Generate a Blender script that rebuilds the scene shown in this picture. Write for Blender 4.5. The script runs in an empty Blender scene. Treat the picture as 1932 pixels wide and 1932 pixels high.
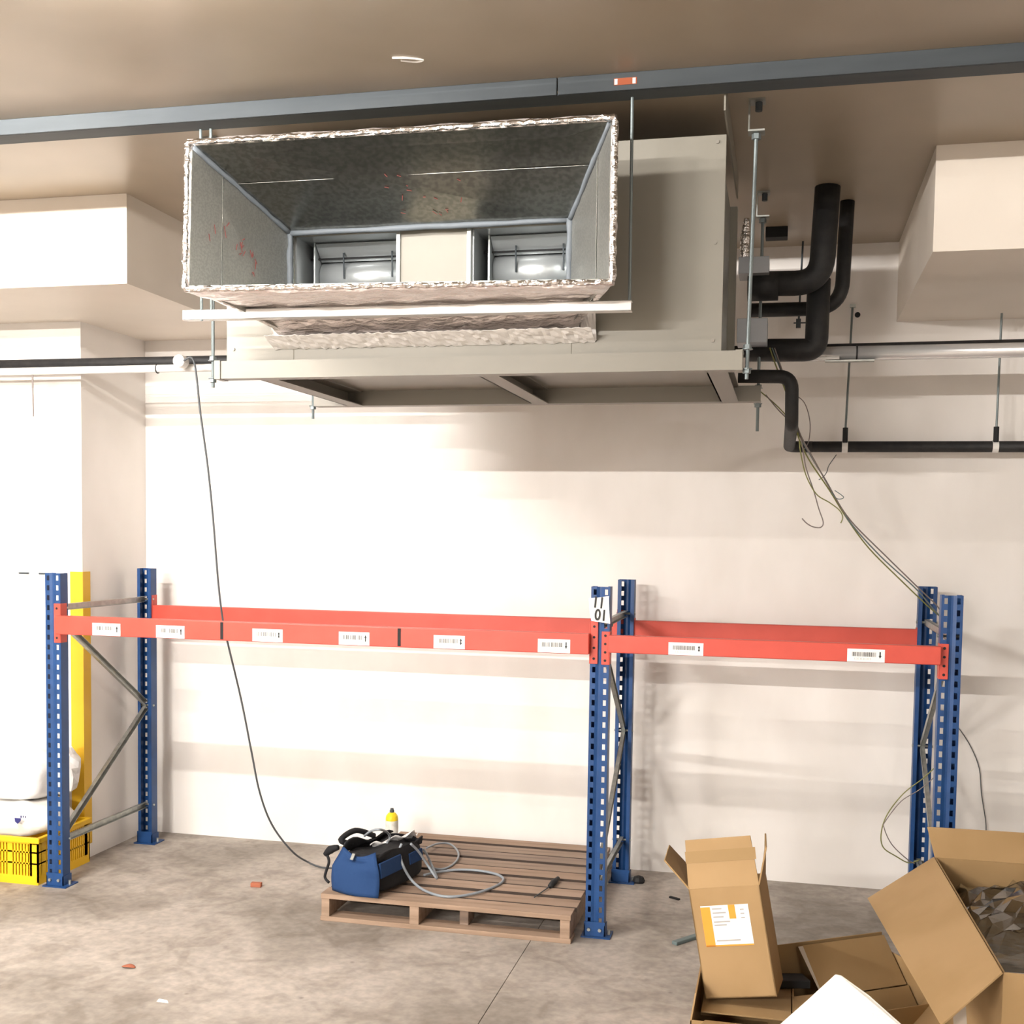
import bpy, bmesh, math, random
from mathutils import Vector, Matrix

random.seed(7)
S = bpy.context.scene
COL = S.collection

# ---------------------------------------------------------------- camera
cam_d = bpy.data.cameras.new('camera')
cam = bpy.data.objects.new('camera', cam_d)
COL.objects.link(cam)
YAW, PITCH, ROLL = 0.2293, -0.0594, 0.0144
_f = Vector((-math.sin(YAW) * math.cos(PITCH), math.cos(YAW) * math.cos(PITCH), math.sin(PITCH)))
_r = Vector((math.cos(YAW), math.sin(YAW), 0.0))
_u = _r.cross(_f)
_r2 = _r * math.cos(ROLL) + _u * math.sin(ROLL)
_u2 = -_r * math.sin(ROLL) + _u * math.cos(ROLL)
cam.matrix_world = Matrix(((_r2.x, _u2.x, -_f.x, 0.0), (_r2.y, _u2.y, -_f.y, 0.0), (_r2.z, _u2.z, -_f.z, 1.8389), (0, 0, 0, 1)))
cam_d.sensor_width = 36.0
cam_d.lens = 2199.45 / 1932.0 * 36.0
cam_d.shift_y = (1134.88 - 966.0) / 1932.0
cam_d.clip_start = 0.05
S.camera = cam

# ---------------------------------------------------------------- world, lamps, exposure
wd = bpy.data.worlds.new('world'); S.world = wd
wd.use_nodes = True
wd.node_tree.nodes['Background'].inputs[0].default_value = (1.0, 0.93, 0.86, 1)
wd.node_tree.nodes['Background'].inputs[1].default_value = 0.25
S.view_settings.view_transform = 'Standard'
S.view_settings.look = 'None'
S.view_settings.gamma = 1.0
S.view_settings.use_curve_mapping = False
S.view_settings.exposure = 1.14
S.cycles.use_light_tree = False
S.cycles.max_bounces = 5; S.cycles.diffuse_bounces = 3; S.cycles.glossy_bounces = 3; S.cycles.transmission_bounces = 4

# the room is lit by its ceiling batten lamps (built with the room below): (x, y, watts)
LAMPS = ((-4.4, -3.6, 420), (-2.7, -3.6, 330), (3.1, -3.6, 95), (-3.6, 1.0, 90), (-3.35, 2.6, 165), (-1.5, 2.78, 26))

# ---------------------------------------------------------------- materials
def mat(name, col, rough=0.6, metal=0.0, col2=None, scale=8.0, detail=4.0, mix=(0.4, 0.6), bump=0.0, bscale=60.0,
        spec=0.5, stretch=(1, 1, 1), trans=0.0, alpha=1.0, ior=1.45, bdist=0.004):
    m = bpy.data.materials.new(name); m.use_nodes = True
    nt = m.node_tree; n = nt.nodes; b = n['Principled BSDF']
    b.inputs['Base Color'].default_value = (*col, 1)
    b.inputs['Roughness'].default_value = rough
    b.inputs['Metallic'].default_value = metal
    b.inputs['Specular IOR Level'].default_value = spec
    b.inputs['IOR'].default_value = ior
    b.inputs['Transmission Weight'].default_value = trans
    b.inputs['Alpha'].default_value = alpha
    if col2 is not None or bump:
        tc = n.new('ShaderNodeTexCoord'); mp = n.new('ShaderNodeMapping')
        mp.inputs['Scale'].default_value = stretch
        nt.links.new(tc.outputs['Object'], mp.inputs['Vector'])
    if col2 is not None:
        no = n.new('ShaderNodeTexNoise'); no.inputs['Scale'].default_value = scale; no.inputs['Detail'].default_value = detail
        nt.links.new(mp.outputs[0], no.inputs['Vector'])
        cr = n.new('ShaderNodeValToRGB')
        cr.color_ramp.elements[0].position = mix[0]; cr.color_ramp.elements[0].color = (*col, 1)
        cr.color_ramp.elements[1].position = mix[1]; cr.color_ramp.elements[1].color = (*col2, 1)
        nt.links.new(no.outputs['Fac'], cr.inputs[0]); nt.links.new(cr.outputs[0], b.inputs['Base Color'])
    if bump:
        n2 = n.new('ShaderNodeTexNoise'); n2.inputs['Scale'].default_value = bscale; n2.inputs['Detail'].default_value = 3
        nt.links.new(mp.outputs[0], n2.inputs['Vector'])
        bp = n.new('ShaderNodeBump'); bp.inputs['Strength'].default_value = bump; bp.inputs['Distance'].default_value = bdist
        nt.links.new(n2.outputs['Fac'], bp.inputs['Height']); nt.links.new(bp.outputs[0], b.inputs['Normal'])
    return m

M = {}
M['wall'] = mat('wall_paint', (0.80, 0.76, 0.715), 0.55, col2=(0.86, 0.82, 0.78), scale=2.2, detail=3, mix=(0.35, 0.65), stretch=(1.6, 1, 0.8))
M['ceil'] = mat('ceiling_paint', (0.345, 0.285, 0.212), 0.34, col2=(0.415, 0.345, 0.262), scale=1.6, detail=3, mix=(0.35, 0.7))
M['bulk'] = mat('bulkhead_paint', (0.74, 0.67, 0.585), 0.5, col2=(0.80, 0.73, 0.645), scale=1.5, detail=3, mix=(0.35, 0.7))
M['steel_grey'] = mat('grey_beam_paint', (0.044, 0.054, 0.062), 0.6, col2=(0.055, 0.066, 0.074), scale=5, stretch=(0.4, 3, 3))
M['blue'] = mat('blue_rack_paint', (0.009, 0.050, 0.165), 0.4, col2=(0.011, 0.058, 0.19), scale=14)
M['red'] = mat('red_beam_paint', (0.55, 0.072, 0.048), 0.42, col2=(0.59, 0.080, 0.054), scale=6)
M['galv'] = mat('galvanised_steel', (0.36, 0.37, 0.35), 0.45, 0.8, col2=(0.44, 0.45, 0.42), scale=30, detail=2)
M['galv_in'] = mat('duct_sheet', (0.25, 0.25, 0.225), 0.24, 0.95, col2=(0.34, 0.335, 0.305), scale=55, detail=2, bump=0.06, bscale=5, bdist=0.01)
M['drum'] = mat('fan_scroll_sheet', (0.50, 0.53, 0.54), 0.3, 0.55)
M['galv_side'] = mat('spangled_bright_duct_sheet', (0.37, 0.37, 0.345), 0.42, 0.85, col2=(0.44, 0.44, 0.41), scale=130, detail=3, mix=(0.4, 0.6))  # spangled side sheets, coloured lighter to paint in their bright reflection
M['plate'] = mat('zinc_coil_plate', (0.42, 0.44, 0.47), 0.4, 0.35)
M['zinc'] = mat('zinc_rod', (0.21, 0.245, 0.25), 0.45, 0.6, bump=0.5, bscale=160, stretch=(0.2, 0.2, 3.0), bdist=0.002)
M['foil'] = mat('aluminium_foil', (0.74, 0.71, 0.69), 0.22, 1.0, bump=1.0, bscale=32, stretch=(1, 1, 1.5), bdist=0.012)
M['foil_b'] = mat('foil_insulation', (0.86, 0.79, 0.765), 0.27, 0.68, bump=1.0, bscale=18, stretch=(1.0, 2.2, 1), bdist=0.02)
M['foil_t'] = mat('foil_tape', (0.92, 0.89, 0.86), 0.4, 0.2, bump=0.5, bscale=40)
M['seal'] = mat('duct_sealant', (0.14, 0.16, 0.18), 0.6, bump=0.4, bscale=50)
M['beige'] = mat('unit_enamel', (0.235, 0.218, 0.18), 0.45, col2=(0.25, 0.232, 0.192), scale=3)
M['beige_d'] = mat('unit_frame_enamel', (0.25, 0.23, 0.195), 0.5)
M['dark'] = mat('dark_void', (0.012, 0.012, 0.013), 0.7)
M['black_foam'] = mat('black_foam_lagging', (0.014, 0.014, 0.015), 0.62, col2=(0.022, 0.021, 0.021), scale=20, bump=0.4, bscale=40)
M['pvc'] = mat('white_conduit', (0.80, 0.78, 0.75), 0.22)
M['silver'] = mat('silver_pipe', (0.72, 0.71, 0.70), 0.25, 0.55)
M['white'] = mat('white_paper', (0.86, 0.85, 0.82), 0.6)
M['ink'] = mat('black_ink', (0.02, 0.02, 0.02), 0.6)
M['grey_ink'] = mat('grey_ink', (0.42, 0.40, 0.38), 0.6)
M['wood'] = mat('pallet_wood', (0.28, 0.19, 0.13), 0.8, col2=(0.40, 0.28, 0.20), scale=5, detail=6, mix=(0.35, 0.65), bump=0.3, bscale=20, stretch=(0.5, 6, 6))
M['wood_d'] = mat('weathered_pallet_wood', (0.19, 0.14, 0.11), 0.85, col2=(0.30, 0.22, 0.17), scale=5, detail=6, mix=(0.35, 0.65), bump=0.3, bscale=20, stretch=(0.5, 6, 6))
M['wood0'] = mat('deck_wood_a', (0.3, 0.205, 0.145), 0.8, col2=(0.4, 0.285, 0.21), scale=5, detail=6, mix=(0.35, 0.65), bump=0.3, bscale=20, stretch=(0.5, 6, 6))
M['wood1'] = mat('deck_wood_b', (0.22, 0.155, 0.115), 0.8, col2=(0.33, 0.24, 0.18), scale=5, detail=6, mix=(0.35, 0.65), bump=0.3, bscale=20, stretch=(0.5, 6, 6))
M['wood2'] = mat('deck_wood_c', (0.26, 0.175, 0.12), 0.8, col2=(0.36, 0.25, 0.18), scale=5, detail=6, mix=(0.35, 0.65), bump=0.3, bscale=20, stretch=(0.5, 6, 6))
M['wood_e'] = mat('grimy_shaded_board_edge', (0.06, 0.042, 0.032), 0.9)  # grime plus the shade of the board gaps, painted on the long sides
M['yellow'] = mat('yellow_plastic', (0.88, 0.52, 0.012), 0.4)
M['guard'] = mat('yellow_guard_paint', (0.72, 0.42, 0.02), 0.45)
M['bag_blue'] = mat('blue_canvas', (0.009, 0.042, 0.135), 0.85, bump=0.5, bscale=30)
M['bag_black'] = mat('black_canvas', (0.010, 0.010, 0.012), 0.85, bump=0.5, bscale=30)
M['hose'] = mat('grey_hose', (0.27, 0.30, 0.33), 0.45)
M['cable'] = mat('grey_cable', (0.075, 0.08, 0.085), 0.5)
M['card'] = mat('cardboard', (0.355, 0.225, 0.10), 0.75, col2=(0.395, 0.255, 0.12), scale=3, bump=0.12, bscale=12)
M['card_d'] = mat('cardboard_inside', (0.31, 0.195, 0.085), 0.8, col2=(0.345, 0.22, 0.10), scale=3, bump=0.15, bscale=10)
M['card_edge'] = mat('cardboard_edge', (0.24, 0.14, 0.07), 0.9)
M['tape'] = mat('clear_packing_tape', (0.31, 0.195, 0.08), 0.5, spec=0.25)
M['gtape'] = mat('silvery_tape', (0.50, 0.43, 0.35), 0.25)
M['orange_d'] = mat('dull_orange_print', (0.36, 0.085, 0.03), 0.5)
M['orange'] = mat('orange_print', (0.85, 0.33, 0.035), 0.5)
M['foam'] = mat('white_foam', (0.90, 0.87, 0.80), 0.8, bump=0.3, bscale=90)
M['film'] = mat('clear_film', (0.97, 0.97, 0.97), 0.04, trans=1.0, ior=1.42, spec=1.0)
M['pack'] = mat('film_wrapped_metal', (0.30, 0.28, 0.25), 0.22, 0.7, bump=0.6, bscale=8, bdist=0.02)
M['sack'] = mat('white_woven_sack', (0.82, 0.79, 0.74), 0.55, bump=0.7, bscale=9, bdist=0.02)
M['sack_w'] = mat('white_plastic_bag', (0.86, 0.84, 0.82), 0.3, bump=0.9, bscale=7, bdist=0.03)
M['can_y'] = mat('yellow_canister', (0.80, 0.60, 0.02), 0.35)
M['can_w'] = mat('canister_label', (0.62, 0.60, 0.54), 0.45, col2=(0.74, 0.72, 0.66), scale=40)
M['olive'] = mat('green_yellow_wire', (0.20, 0.20, 0.06), 0.5)
M['teal'] = mat('grey_green_wire', (0.13, 0.17, 0.17), 0.5)
M['brownw'] = mat('grey_brown_wire', (0.20, 0.165, 0.15), 0.5)
M['brick'] = mat('terracotta', (0.40, 0.13, 0.07), 0.85)
M['red_mark'] = mat('red_crayon', (0.30, 0.08, 0.07), 0.7)
M['navy'] = mat('navy_print', (0.03, 0.03, 0.16), 0.6)

# stained concrete floor
def concrete():
    m = mat('stained_concrete', (0.42, 0.38, 0.34), 0.62)
    nt = m.node_tree; n = nt.nodes; b = n['Principled BSDF']
    tc = n.new('ShaderNodeTexCoord')
    def noise(sc, det, dist=0.0):
        x = n.new('ShaderNodeTexNoise'); x.inputs['Scale'].default_value = sc; x.inputs['Detail'].default_value = det
        x.inputs['Distortion'].default_value = dist
        nt.links.new(tc.outputs['Object'], x.inputs['Vector']); return x
    def ramp(src, p0, c0, p1, c1):
        r = n.new('ShaderNodeValToRGB'); e = r.color_ramp.elements
        e[0].position = p0; e[0].color = (*c0, 1); e[1].position = p1; e[1].color = (*c1, 1)
        nt.links.new(src, r.inputs[0]); return r
    def mul(a, bb, f=1.0):
        x = n.new('ShaderNodeMix'); x.data_type = 'RGBA'; x.blend_type = 'MULTIPLY'; x.inputs[0].default_value = f
        nt.links.new(a, x.inputs[6]); nt.links.new(bb, x.inputs[7]); return x.outputs[2]
    base = ramp(noise(1.3, 5, 0.6).outputs['Fac'], 0.36, (0.275, 0.24, 0.205), 0.62, (0.47, 0.42, 0.37)).outputs[0]
    blot = ramp(noise(4.5, 4, 1.2).outputs['Fac'], 0.38, (0.80, 0.785, 0.77), 0.52, (1, 1, 1)).outputs[0]
    fine = ramp(noise(28, 2).outputs['Fac'], 0.3, (0.82, 0.82, 0.82), 0.7, (1.08, 1.07, 1.06)).outputs[0]
    c = mul(mul(base, blot), fine)
    spots = n.new('ShaderNodeTexVoronoi'); spots.inputs['Scale'].default_value = 5.5
    nt.links.new(tc.outputs['Object'], spots.inputs['Vector'])
    sp = ramp(spots.outputs['Distance'], 0.02, (0.45, 0.43, 0.42), 0.07, (1, 1, 1)).outputs[0]
    c = mul(c, sp, 0.6)
    nt.links.new(c, b.inputs['Base Color'])
    return m
M['floor'] = concrete()
def lamp_glow(watts):
    m = bpy.data.materials.new('lamp_glow'); m.use_nodes = True
    nt = m.node_tree; nt.nodes.clear()
    e = nt.nodes.new('ShaderNodeEmission'); o = nt.nodes.new('ShaderNodeOutputMaterial')
    e.inputs[0].default_value = (1.0, 0.96, 0.915, 1); e.inputs[1].default_value = watts / (math.pi * 2 * math.pi * 0.016 * 1.2)
    nt.links.new(e.outputs[0], o.inputs[0]); return m

# ---------------------------------------------------------------- mesh helpers
V = Vector
class MB:
    def __init__(s): s.v = []; s.f = []
    def add(s, vs, fs):
        k = len(s.v); s.v += [V(p) for p in vs]; s.f += [tuple(i + k for i in f) for f in fs]; return s
    def box(s, x0, x1, y0, y1, z0, z1):
        return s.add([(x0, y0, z0), (x1, y0, z0), (x1, y1, z0), (x0, y1, z0), (x0, y0, z1), (x1, y0, z1), (x1, y1, z1), (x0, y1, z1)],
                     [(0, 3, 2, 1), (4, 5, 6, 7), (0, 1, 5, 4), (1, 2, 6, 5), (2, 3, 7, 6), (3, 0, 4, 7)])
    def slab(s, p, t):
        # a polygon (list of corners) thickened by t against its normal
        p = [V(q) for q in p]; nrm = (p[1] - p[0]).cross(p[2] - p[0]).normalized(); k = len(p)
        q = [a - nrm * t for a in p]
        fs = [tuple(range(k)), tuple(range(2 * k - 1, k - 1, -1))]
        for i in range(k):
            j = (i + 1) % k; fs.append((i, i + k, j + k, j))
        return s.add(p + q, fs)
    def obox(s, o, a, b, c):
        o, a, b, c = V(o), V(a), V(b), V(c)
        vs = [o, o + a, o + a + b, o + b, o + c, o + a + c, o + a + b + c, o + b + c]
        return s.add(vs, [(0, 3, 2, 1), (4, 5, 6, 7), (0, 1, 5, 4), (1, 2, 6, 5), (2, 3, 7, 6), (3, 0, 4, 7)])
    def bar(s, a, b, w, h, up=(0, 0, 1)):
        a, b = V(a), V(b); d = (b - a).normalized(); up = V(up)
        if abs(d.dot(up)) > 0.98: up = V((0, 1, 0))
        x = d.cross(up).normalized(); z = x.cross(d).normalized()
        return s.obox(a - x * w / 2 - z * h / 2, x * w, b - a, z * h)
    def tube(s, path, r, n=10, cap=True, smooth=0):
        p = [V(q) for q in path]
        rr = list(r) if isinstance(r, (list, tuple)) else [r] * len(p)
        if smooth:
            k0 = len(p); p = spline(p, smooth); r0 = rr
            rr = []
            for i in range(len(p)):
                t = i / (len(p) - 1) * (k0 - 1); a = min(int(t), k0 - 2); rr.append(r0[a] + (r0[a + 1] - r0[a]) * (t - a))
        d0 = (p[1] - p[0]).normalized()
        ref = V((0, 0, 1)) if abs(d0.z) < 0.9 else V((0, 1, 0))
        x = d0.cross(ref).normalized(); rings = []; k = len(s.v)
        for i, q in enumerate(p):
            if i == 0: d = d0
            elif i == len(p) - 1: d = (p[i] - p[i - 1]).normalized()
            else: d = (p[i + 1] - p[i - 1]).normalized()
            x = (x - d * x.dot(d)).normalized(); y = d.cross(x)
            for j in range(n):
                a = 2 * math.pi * j / n
                s.v.append(q + (x * math.cos(a) + y * math.sin(a)) * rr[i])
        for i in range(len(p) - 1):
            for j in range(n):
                j2 = (j + 1) % n
                s.f.append((k + i * n + j, k + i * n + j2, k + (i + 1) * n + j2, k + (i + 1) * n + j))
        if cap:
            s.f.append(tuple(k + j for j in range(n - 1, -1, -1)))
            s.f.append(tuple(k + (len(p) - 1) * n + j for j in range(n)))
        return s
    def lathe(s, c, prof, n=24):
        k = len(s.v); c = V(c)
        for r, z in prof:
            for j in range(n):
                a = 2 * math.pi * j / n; s.v.append(c + V((r * math.cos(a), r * math.sin(a), z)))
        for i in range(len(prof) - 1):
            for j in range(n):
                j2 = (j + 1) % n; s.f.append((k + i * n + j, k + i * n + j2, k + (i + 1) * n + j2, k + (i + 1) * n + j))
        s.f.append(tuple(k + j for j in range(n - 1, -1, -1)))
        s.f.append(tuple(k + (len(prof) - 1) * n + j for j in range(n)))
        return s

def spline(p, m):
    out = []
    for i in range(len(p) - 1):
        a = p[max(i - 1, 0)]; b = p[i]; c = p[i + 1]; d = p[min(i + 2, len(p) - 1)]
        for k in range(m):
            t = k / m
            out.append(0.5 * ((2 * b) + (c - a) * t + (2 * a - 5 * b + 4 * c - d) * t * t + (3 * b - a - 3 * c + d) * t ** 3))
    out.append(p[-1]); return out

def bend(p, r, m=6):
    # round the corners of a polyline with radius r (pipe elbows)
    p = [V(q) for q in p]; out = [p[0]]
    for i in range(1, len(p) - 1):
        a, b, c = p[i - 1], p[i], p[i + 1]
        u = (a - b).normalized(); w = (c - b).normalized()
        rr = min(r, (a - b).length * 0.48, (c - b).length * 0.48)
        s0, s1 = b + u * rr, b + w * rr
        for k in range(m + 1):
            t = k / m; out.append(s0 * (1 - t) ** 2 + b * 2 * t * (1 - t) + s1 * t * t)
    out.append(p[-1]); return out

def put(name, mb, m, parent=None, bevel=0.0, smooth=False, solid=0.0, sub=0, label=None):
    me = bpy.data.meshes.new(name)
    lo = V((min(v.x for v in mb.v), min(v.y for v in mb.v), min(v.z for v in mb.v)))
    hi = V((max(v.x for v in mb.v), max(v.y for v in mb.v), max(v.z for v in mb.v)))
    c = (lo + hi) / 2
    me.from_pydata([tuple(v - c) for v in mb.v], [], mb.f)
    bm = bmesh.new(); bm.from_mesh(me); bmesh.ops.recalc_face_normals(bm, faces=bm.faces); bm.to_mesh(me); bm.free()
    me.materials.append(M[m] if isinstance(m, str) else m)
    if smooth:
        for p in me.polygons: p.use_smooth = True
    o = bpy.data.objects.new(name, me); COL.objects.link(o); o.location = c
    if parent is not None: adopt(o, parent)
    if solid:
        x = o.modifiers.new('solid', 'SOLIDIFY'); x.thickness = solid; x.offset = 0
    if bevel:
        x = o.modifiers.new('bevel', 'BEVEL'); x.width = bevel; x.segments = 2; x.limit_method = 'ANGLE'
    if sub:
        x = o.modifiers.new('sub', 'SUBSURF'); x.levels = sub; x.render_levels = sub
    if label: o['label'] = label
    return o

WORLD = {}
def adopt(o, parent):
    o.parent = parent
    q = parent; t = V((0, 0, 0)); chain = []
    o.matrix_parent_inverse = Matrix.Translation(-wloc(parent))
def wloc(o):
    return WORLD.get(o.name) or V(o.location)

def thing(name, loc, label, cat, group=None):
    o = bpy.data.objects.new(name, None); COL.objects.link(o); o.location = loc
    o.empty_display_size = 0.1
    WORLD[o.name] = V(loc)
    return tag(o, label, cat, group)
def tag(o, label, cat, group=None):
    o['label'] = label; o['category'] = cat
    if group: o['group'] = group
    return o
def struct(o):
    o['kind'] = 'structure'; return o

def text_mesh(body, size, loc, rot=(math.pi / 2, 0, 0), name='lettering', m='ink', parent=None, extrude=0.0006, sx=1.0):
    cu = bpy.data.curves.new('t', 'FONT'); cu.body = body; cu.size = size; cu.extrude = extrude; cu.offset = size * 0.022
    cu.align_x = 'CENTER'; cu.align_y = 'CENTER'
    t = bpy.data.objects.new('t', cu); COL.objects.link(t)
    dg = bpy.context.evaluated_depsgraph_get()
    me = bpy.data.meshes.new_from_object(t.evaluated_get(dg)); bpy.data.objects.remove(t)
    R = Matrix.Translation(loc) @ Matrix.Rotation(rot[2], 4, 'Z') @ Matrix.Rotation(rot[1], 4, 'Y') @ Matrix.Rotation(rot[0], 4, 'X') @ Matrix.Diagonal((sx, 1, 1, 1))
    mb = MB(); mb.v = [R @ v.co for v in me.vertices]; mb.f = [tuple(p.vertices) for p in me.polygons]
    return put(name, mb, m, parent)

def grid_mesh(fn, nu, nv):
    mb = MB()
    for i in range(nu + 1):
        for j in range(nv + 1): mb.v.append(V(fn(i / nu, j / nv)))
    for i in range(nu):
        for j in range(nv):
            a = i * (nv + 1) + j; mb.f.append((a, a + nv + 1, a + nv + 2, a + 1))
    return mb

# ================================================================ the room
W = 6.293; ZC = 3.336; ZS = 2.936
XL0, XR0, YB0 = -7.5, 5.5, -7.0
fl = struct(put('floor', MB().box(XL0, -1.0715, YB0, W, -0.1, 0).box(-1.068, XR0, YB0, W, -0.1, 0).box(-1.0715, -1.068, YB0, W, -0.1, -0.006), 'floor'))
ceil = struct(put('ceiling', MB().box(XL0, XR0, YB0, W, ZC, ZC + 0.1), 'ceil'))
struct(put('wall_back', MB().box(XL0, XR0, W, W + 0.1, 0, ZC), 'wall'))
struct(put('wall_left', MB().box(XL0 - 0.1, XL0, YB0, W, 0, ZC), 'wall'))
struct(put('wall_right', MB().box(XR0, XR0 + 0.1, YB0, W, 0, ZC), 'wall'))
struct(put('wall_front', MB().box(XL0, XR0, YB0 - 0.1, YB0, 0, ZC), 'wall'))
pier = struct(put('wall_pier', MB().box(XL0, -3.72, 5.642, W, 0, ZS), 'wall'))
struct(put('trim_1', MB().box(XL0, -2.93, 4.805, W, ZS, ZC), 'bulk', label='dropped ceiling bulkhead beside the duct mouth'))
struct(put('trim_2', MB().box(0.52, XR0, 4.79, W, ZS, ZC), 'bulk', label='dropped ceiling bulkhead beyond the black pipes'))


# ceiling batten lamps that light the room
for lx, ly, watts in LAMPS:
    put('lamp_batten', MB().box(lx - .62, lx + .62, ly - .03, ly + .03, ZC - .02, ZC), 'white', ceil, bevel=0.003)
    for sx in (-.61, .61): put('lamp_holder', MB().box(lx + sx - .01, lx + sx + .01, ly - .015, ly + .015, ZC - .055, ZC - .02), 'white', ceil)
    put('lamp_tube', MB().tube([(lx - .6, ly, ZC - .038), (lx + .6, ly, ZC - .038)], 0.016, 12, cap=False), lamp_glow(watts), ceil, smooth=True)

# ================================================================ steel beam under the ceiling
t = thing('steel_beam', (-1.0, 3.9, 3.28), 'long grey painted steel beam fixed under the ceiling', 'beam')
put('beam_face', MB().box(-5.2, -0.775, 3.86, 3.869, 3.28, ZC).box(-0.771, 2.6, 3.86, 3.869, 3.28, ZC), 'steel_grey', t, bevel=0.002)
put('beam_flange', MB().box(-5.2, 2.6, 3.869, 3.955, 3.28, 3.288), 'steel_grey', t)
put('beam_flange', MB().box(-5.2, 2.6, 3.869, 3.955, 3.328, ZC), 'steel_grey', t)
stk = put('sticker', MB().box(-0.585, -0.51, 3.8585, 3.86, 3.296, 3.318), 'orange_d', t, label='small orange and white sticker')
put('sticker_print', MB().box(-0.583, -0.573, 3.858, 3.8586, 3.298, 3.316).box(-0.524, -0.514, 3.858, 3.8586, 3.298, 3.316), 'white', stk)

# ================================================================ air handling unit
AX0, AX1, AY0, AY1, AZ0, AZ1 = -2.130, -0.237, 4.195, 5.16, 2.482, 3.230
OZ0, OZ1 = 2.585, 2.948
u = thing('air_handling_unit', (-1.18, 4.7, 2.415), 'large beige air handling unit hung on a channel frame', 'air conditioner')
fp = MB()
fp.box(AX0, -1.85, AY0, AY0 + 0.012, AZ0, AZ1); fp.box(-0.772, AX1, AY0, AY0 + 0.012, AZ0, AZ1)
fp.box(-1.85, -0.772, AY0, AY0 + 0.012, AZ0, OZ0); fp.box(-1.85, -0.772, AY0, AY0 + 0.012, OZ1, AZ1)
put('front_panel', fp, 'beige', u, bevel=0.002)
put('center_panel', MB().box(-1.425, -1.165, AY0 - 0.004, AY0 + 0.012, OZ0, OZ1), 'beige', u)
for x in (-1.437, -1.165):
    put('outlet_flange', MB().box(x, x + 0.014, AY0 - 0.012, AY0 + 0.012, OZ0, OZ1), 'galv', u)
put('casing', MB().box(AX0, AX0 + 0.012, AY0 + 0.012, AY1, AZ0, AZ1).box(AX0, AX1, AY1, AY1 + 0.012, AZ0, AZ1).box(AX0 + .012, AX1 - 0.03, AY0 + 0.012, AY1, AZ1 - 0.012, AZ1), 'beige', u)
put('bottom_panel', MB().box(AX0, AX1, AY0 + 0.012, AY1, AZ0, AZ0 + 0.012), 'beige', u)
put('side_panel', MB().box(AX1 - 0.045, AX1 - 0.03, AY0 + 0.012, AY1, AZ0, AZ1), 'galv', u)
put('corner_post', MB().box(AX1 - 0.03, AX1, 5.11, 5.16, AZ0, AZ1), 'beige', u)
put('corner_post', MB().box(AX1 - 0.03, AX1 - 0.004, AY0 + 0.012, AY0 + 0.03, AZ0, AZ1), 'beige_d', u)
for x, z in ((-0.268, 3.205), (-0.268, 2.522), (-2.10, 2.53), (-0.268, 2.86)):
    put('screw', MB().tube([(x, AY0 + 0.002, z), (x, AY0 - 0.004, z)], 0.0065, 10), 'beige_d', u)
# fans seen through the two outlets
for x0, x1 in ((-1.85, -1.437), (-1.151, -0.772)):
    h = put('fan_housing', MB().box(x0, x0 + 0.006, AY0 + 0.012, 4.62, OZ0, OZ1).box(x1 - 0.006, x1, AY0 + 0.012, 4.62, OZ0, OZ1).box(x0, x1, AY0 + 0.012, 4.62, OZ1, OZ1 + 0.006).box(x0, x1, AY0 + 0.012, 4.62, OZ0 - 0.006, OZ0), 'drum', u)
    put('scroll', MB().tube([(x0 + 0.045, 4.40, 2.828), (x1 - 0.004, 4.40, 2.828)], 0.064, 40), 'drum', h, smooth=True)
    put('scroll_plate', MB().slab([(x0 + .045, 4.30, OZ1 - .004), (x1, 4.30, OZ1 - .004), (x1, 4.36, 2.888), (x0 + .045, 4.36, 2.888)], 0.003), 'drum', h)
    put('cutoff_lip', MB().box(x0 + .03, x1 - .006, 4.33, 4.345, 2.762, 2.774), 'drum', h)
    put('slot_shade_sheet', MB().box(x0 + .006, x1 - .006, 4.42, 4.423, OZ0, 2.77), 'dark', h)  # black sheet stands in for the shade inside the outlet slot
    put('inlet_plate', MB().box(x0 + 0.036, x0 + 0.042, 4.30, 4.5, OZ0, OZ1), 'drum', h)
    put('cross_rod', MB().tube([(x0 + .01, 4.335, 2.893), (x1, 4.335, 2.893)], 0.004, 8), 'dark', h)
    for fx in (0.36, 0.84):
        xx = x0 + (x1 - x0) * fx
        put('clip', MB().tube([(xx, 4.325, 2.912), (xx, 4.332, 2.815)], 0.0035, 8), 'steel_grey', h)
# base frame of channel
bf = put('base_frame', MB().box(-2.17, -0.16, 4.17, 4.176, 2.415, 2.482).box(-2.17, -0.16, 4.176, 4.232, 2.476, 2.482).box(-2.17, -0.16, 4.176, 4.232, 2.415, 2.421), 'beige', u)
put('frame_member', MB().box(-2.17, -0.12, 5.15, 5.156, 2.415, 2.482).box(-2.17, -0.12, 5.156, 5.215, 2.415, 2.421).box(-2.17, -0.12, 5.156, 5.215, 2.476, 2.482), 'beige_d', bf)
for x0, x1 in ((-2.005, -1.93), (-1.125, -1.05), (-0.29, -0.215)):
    put('frame_member', MB().box(x0, x0 + 0.006, 4.232, 5.15, 2.415, 2.482).box(x0, x1, 4.232, 5.15, 2.476, 2.482).box(x0, x1, 4.232, 5.15, 2.415, 2.419), 'beige_d', bf)
for x in (-2.155, -0.175):
    put('end_plate', MB().box(x - 0.012, x + 0.012, 4.165, 4.236, 2.413, 2.484), 'beige', bf)
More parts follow.
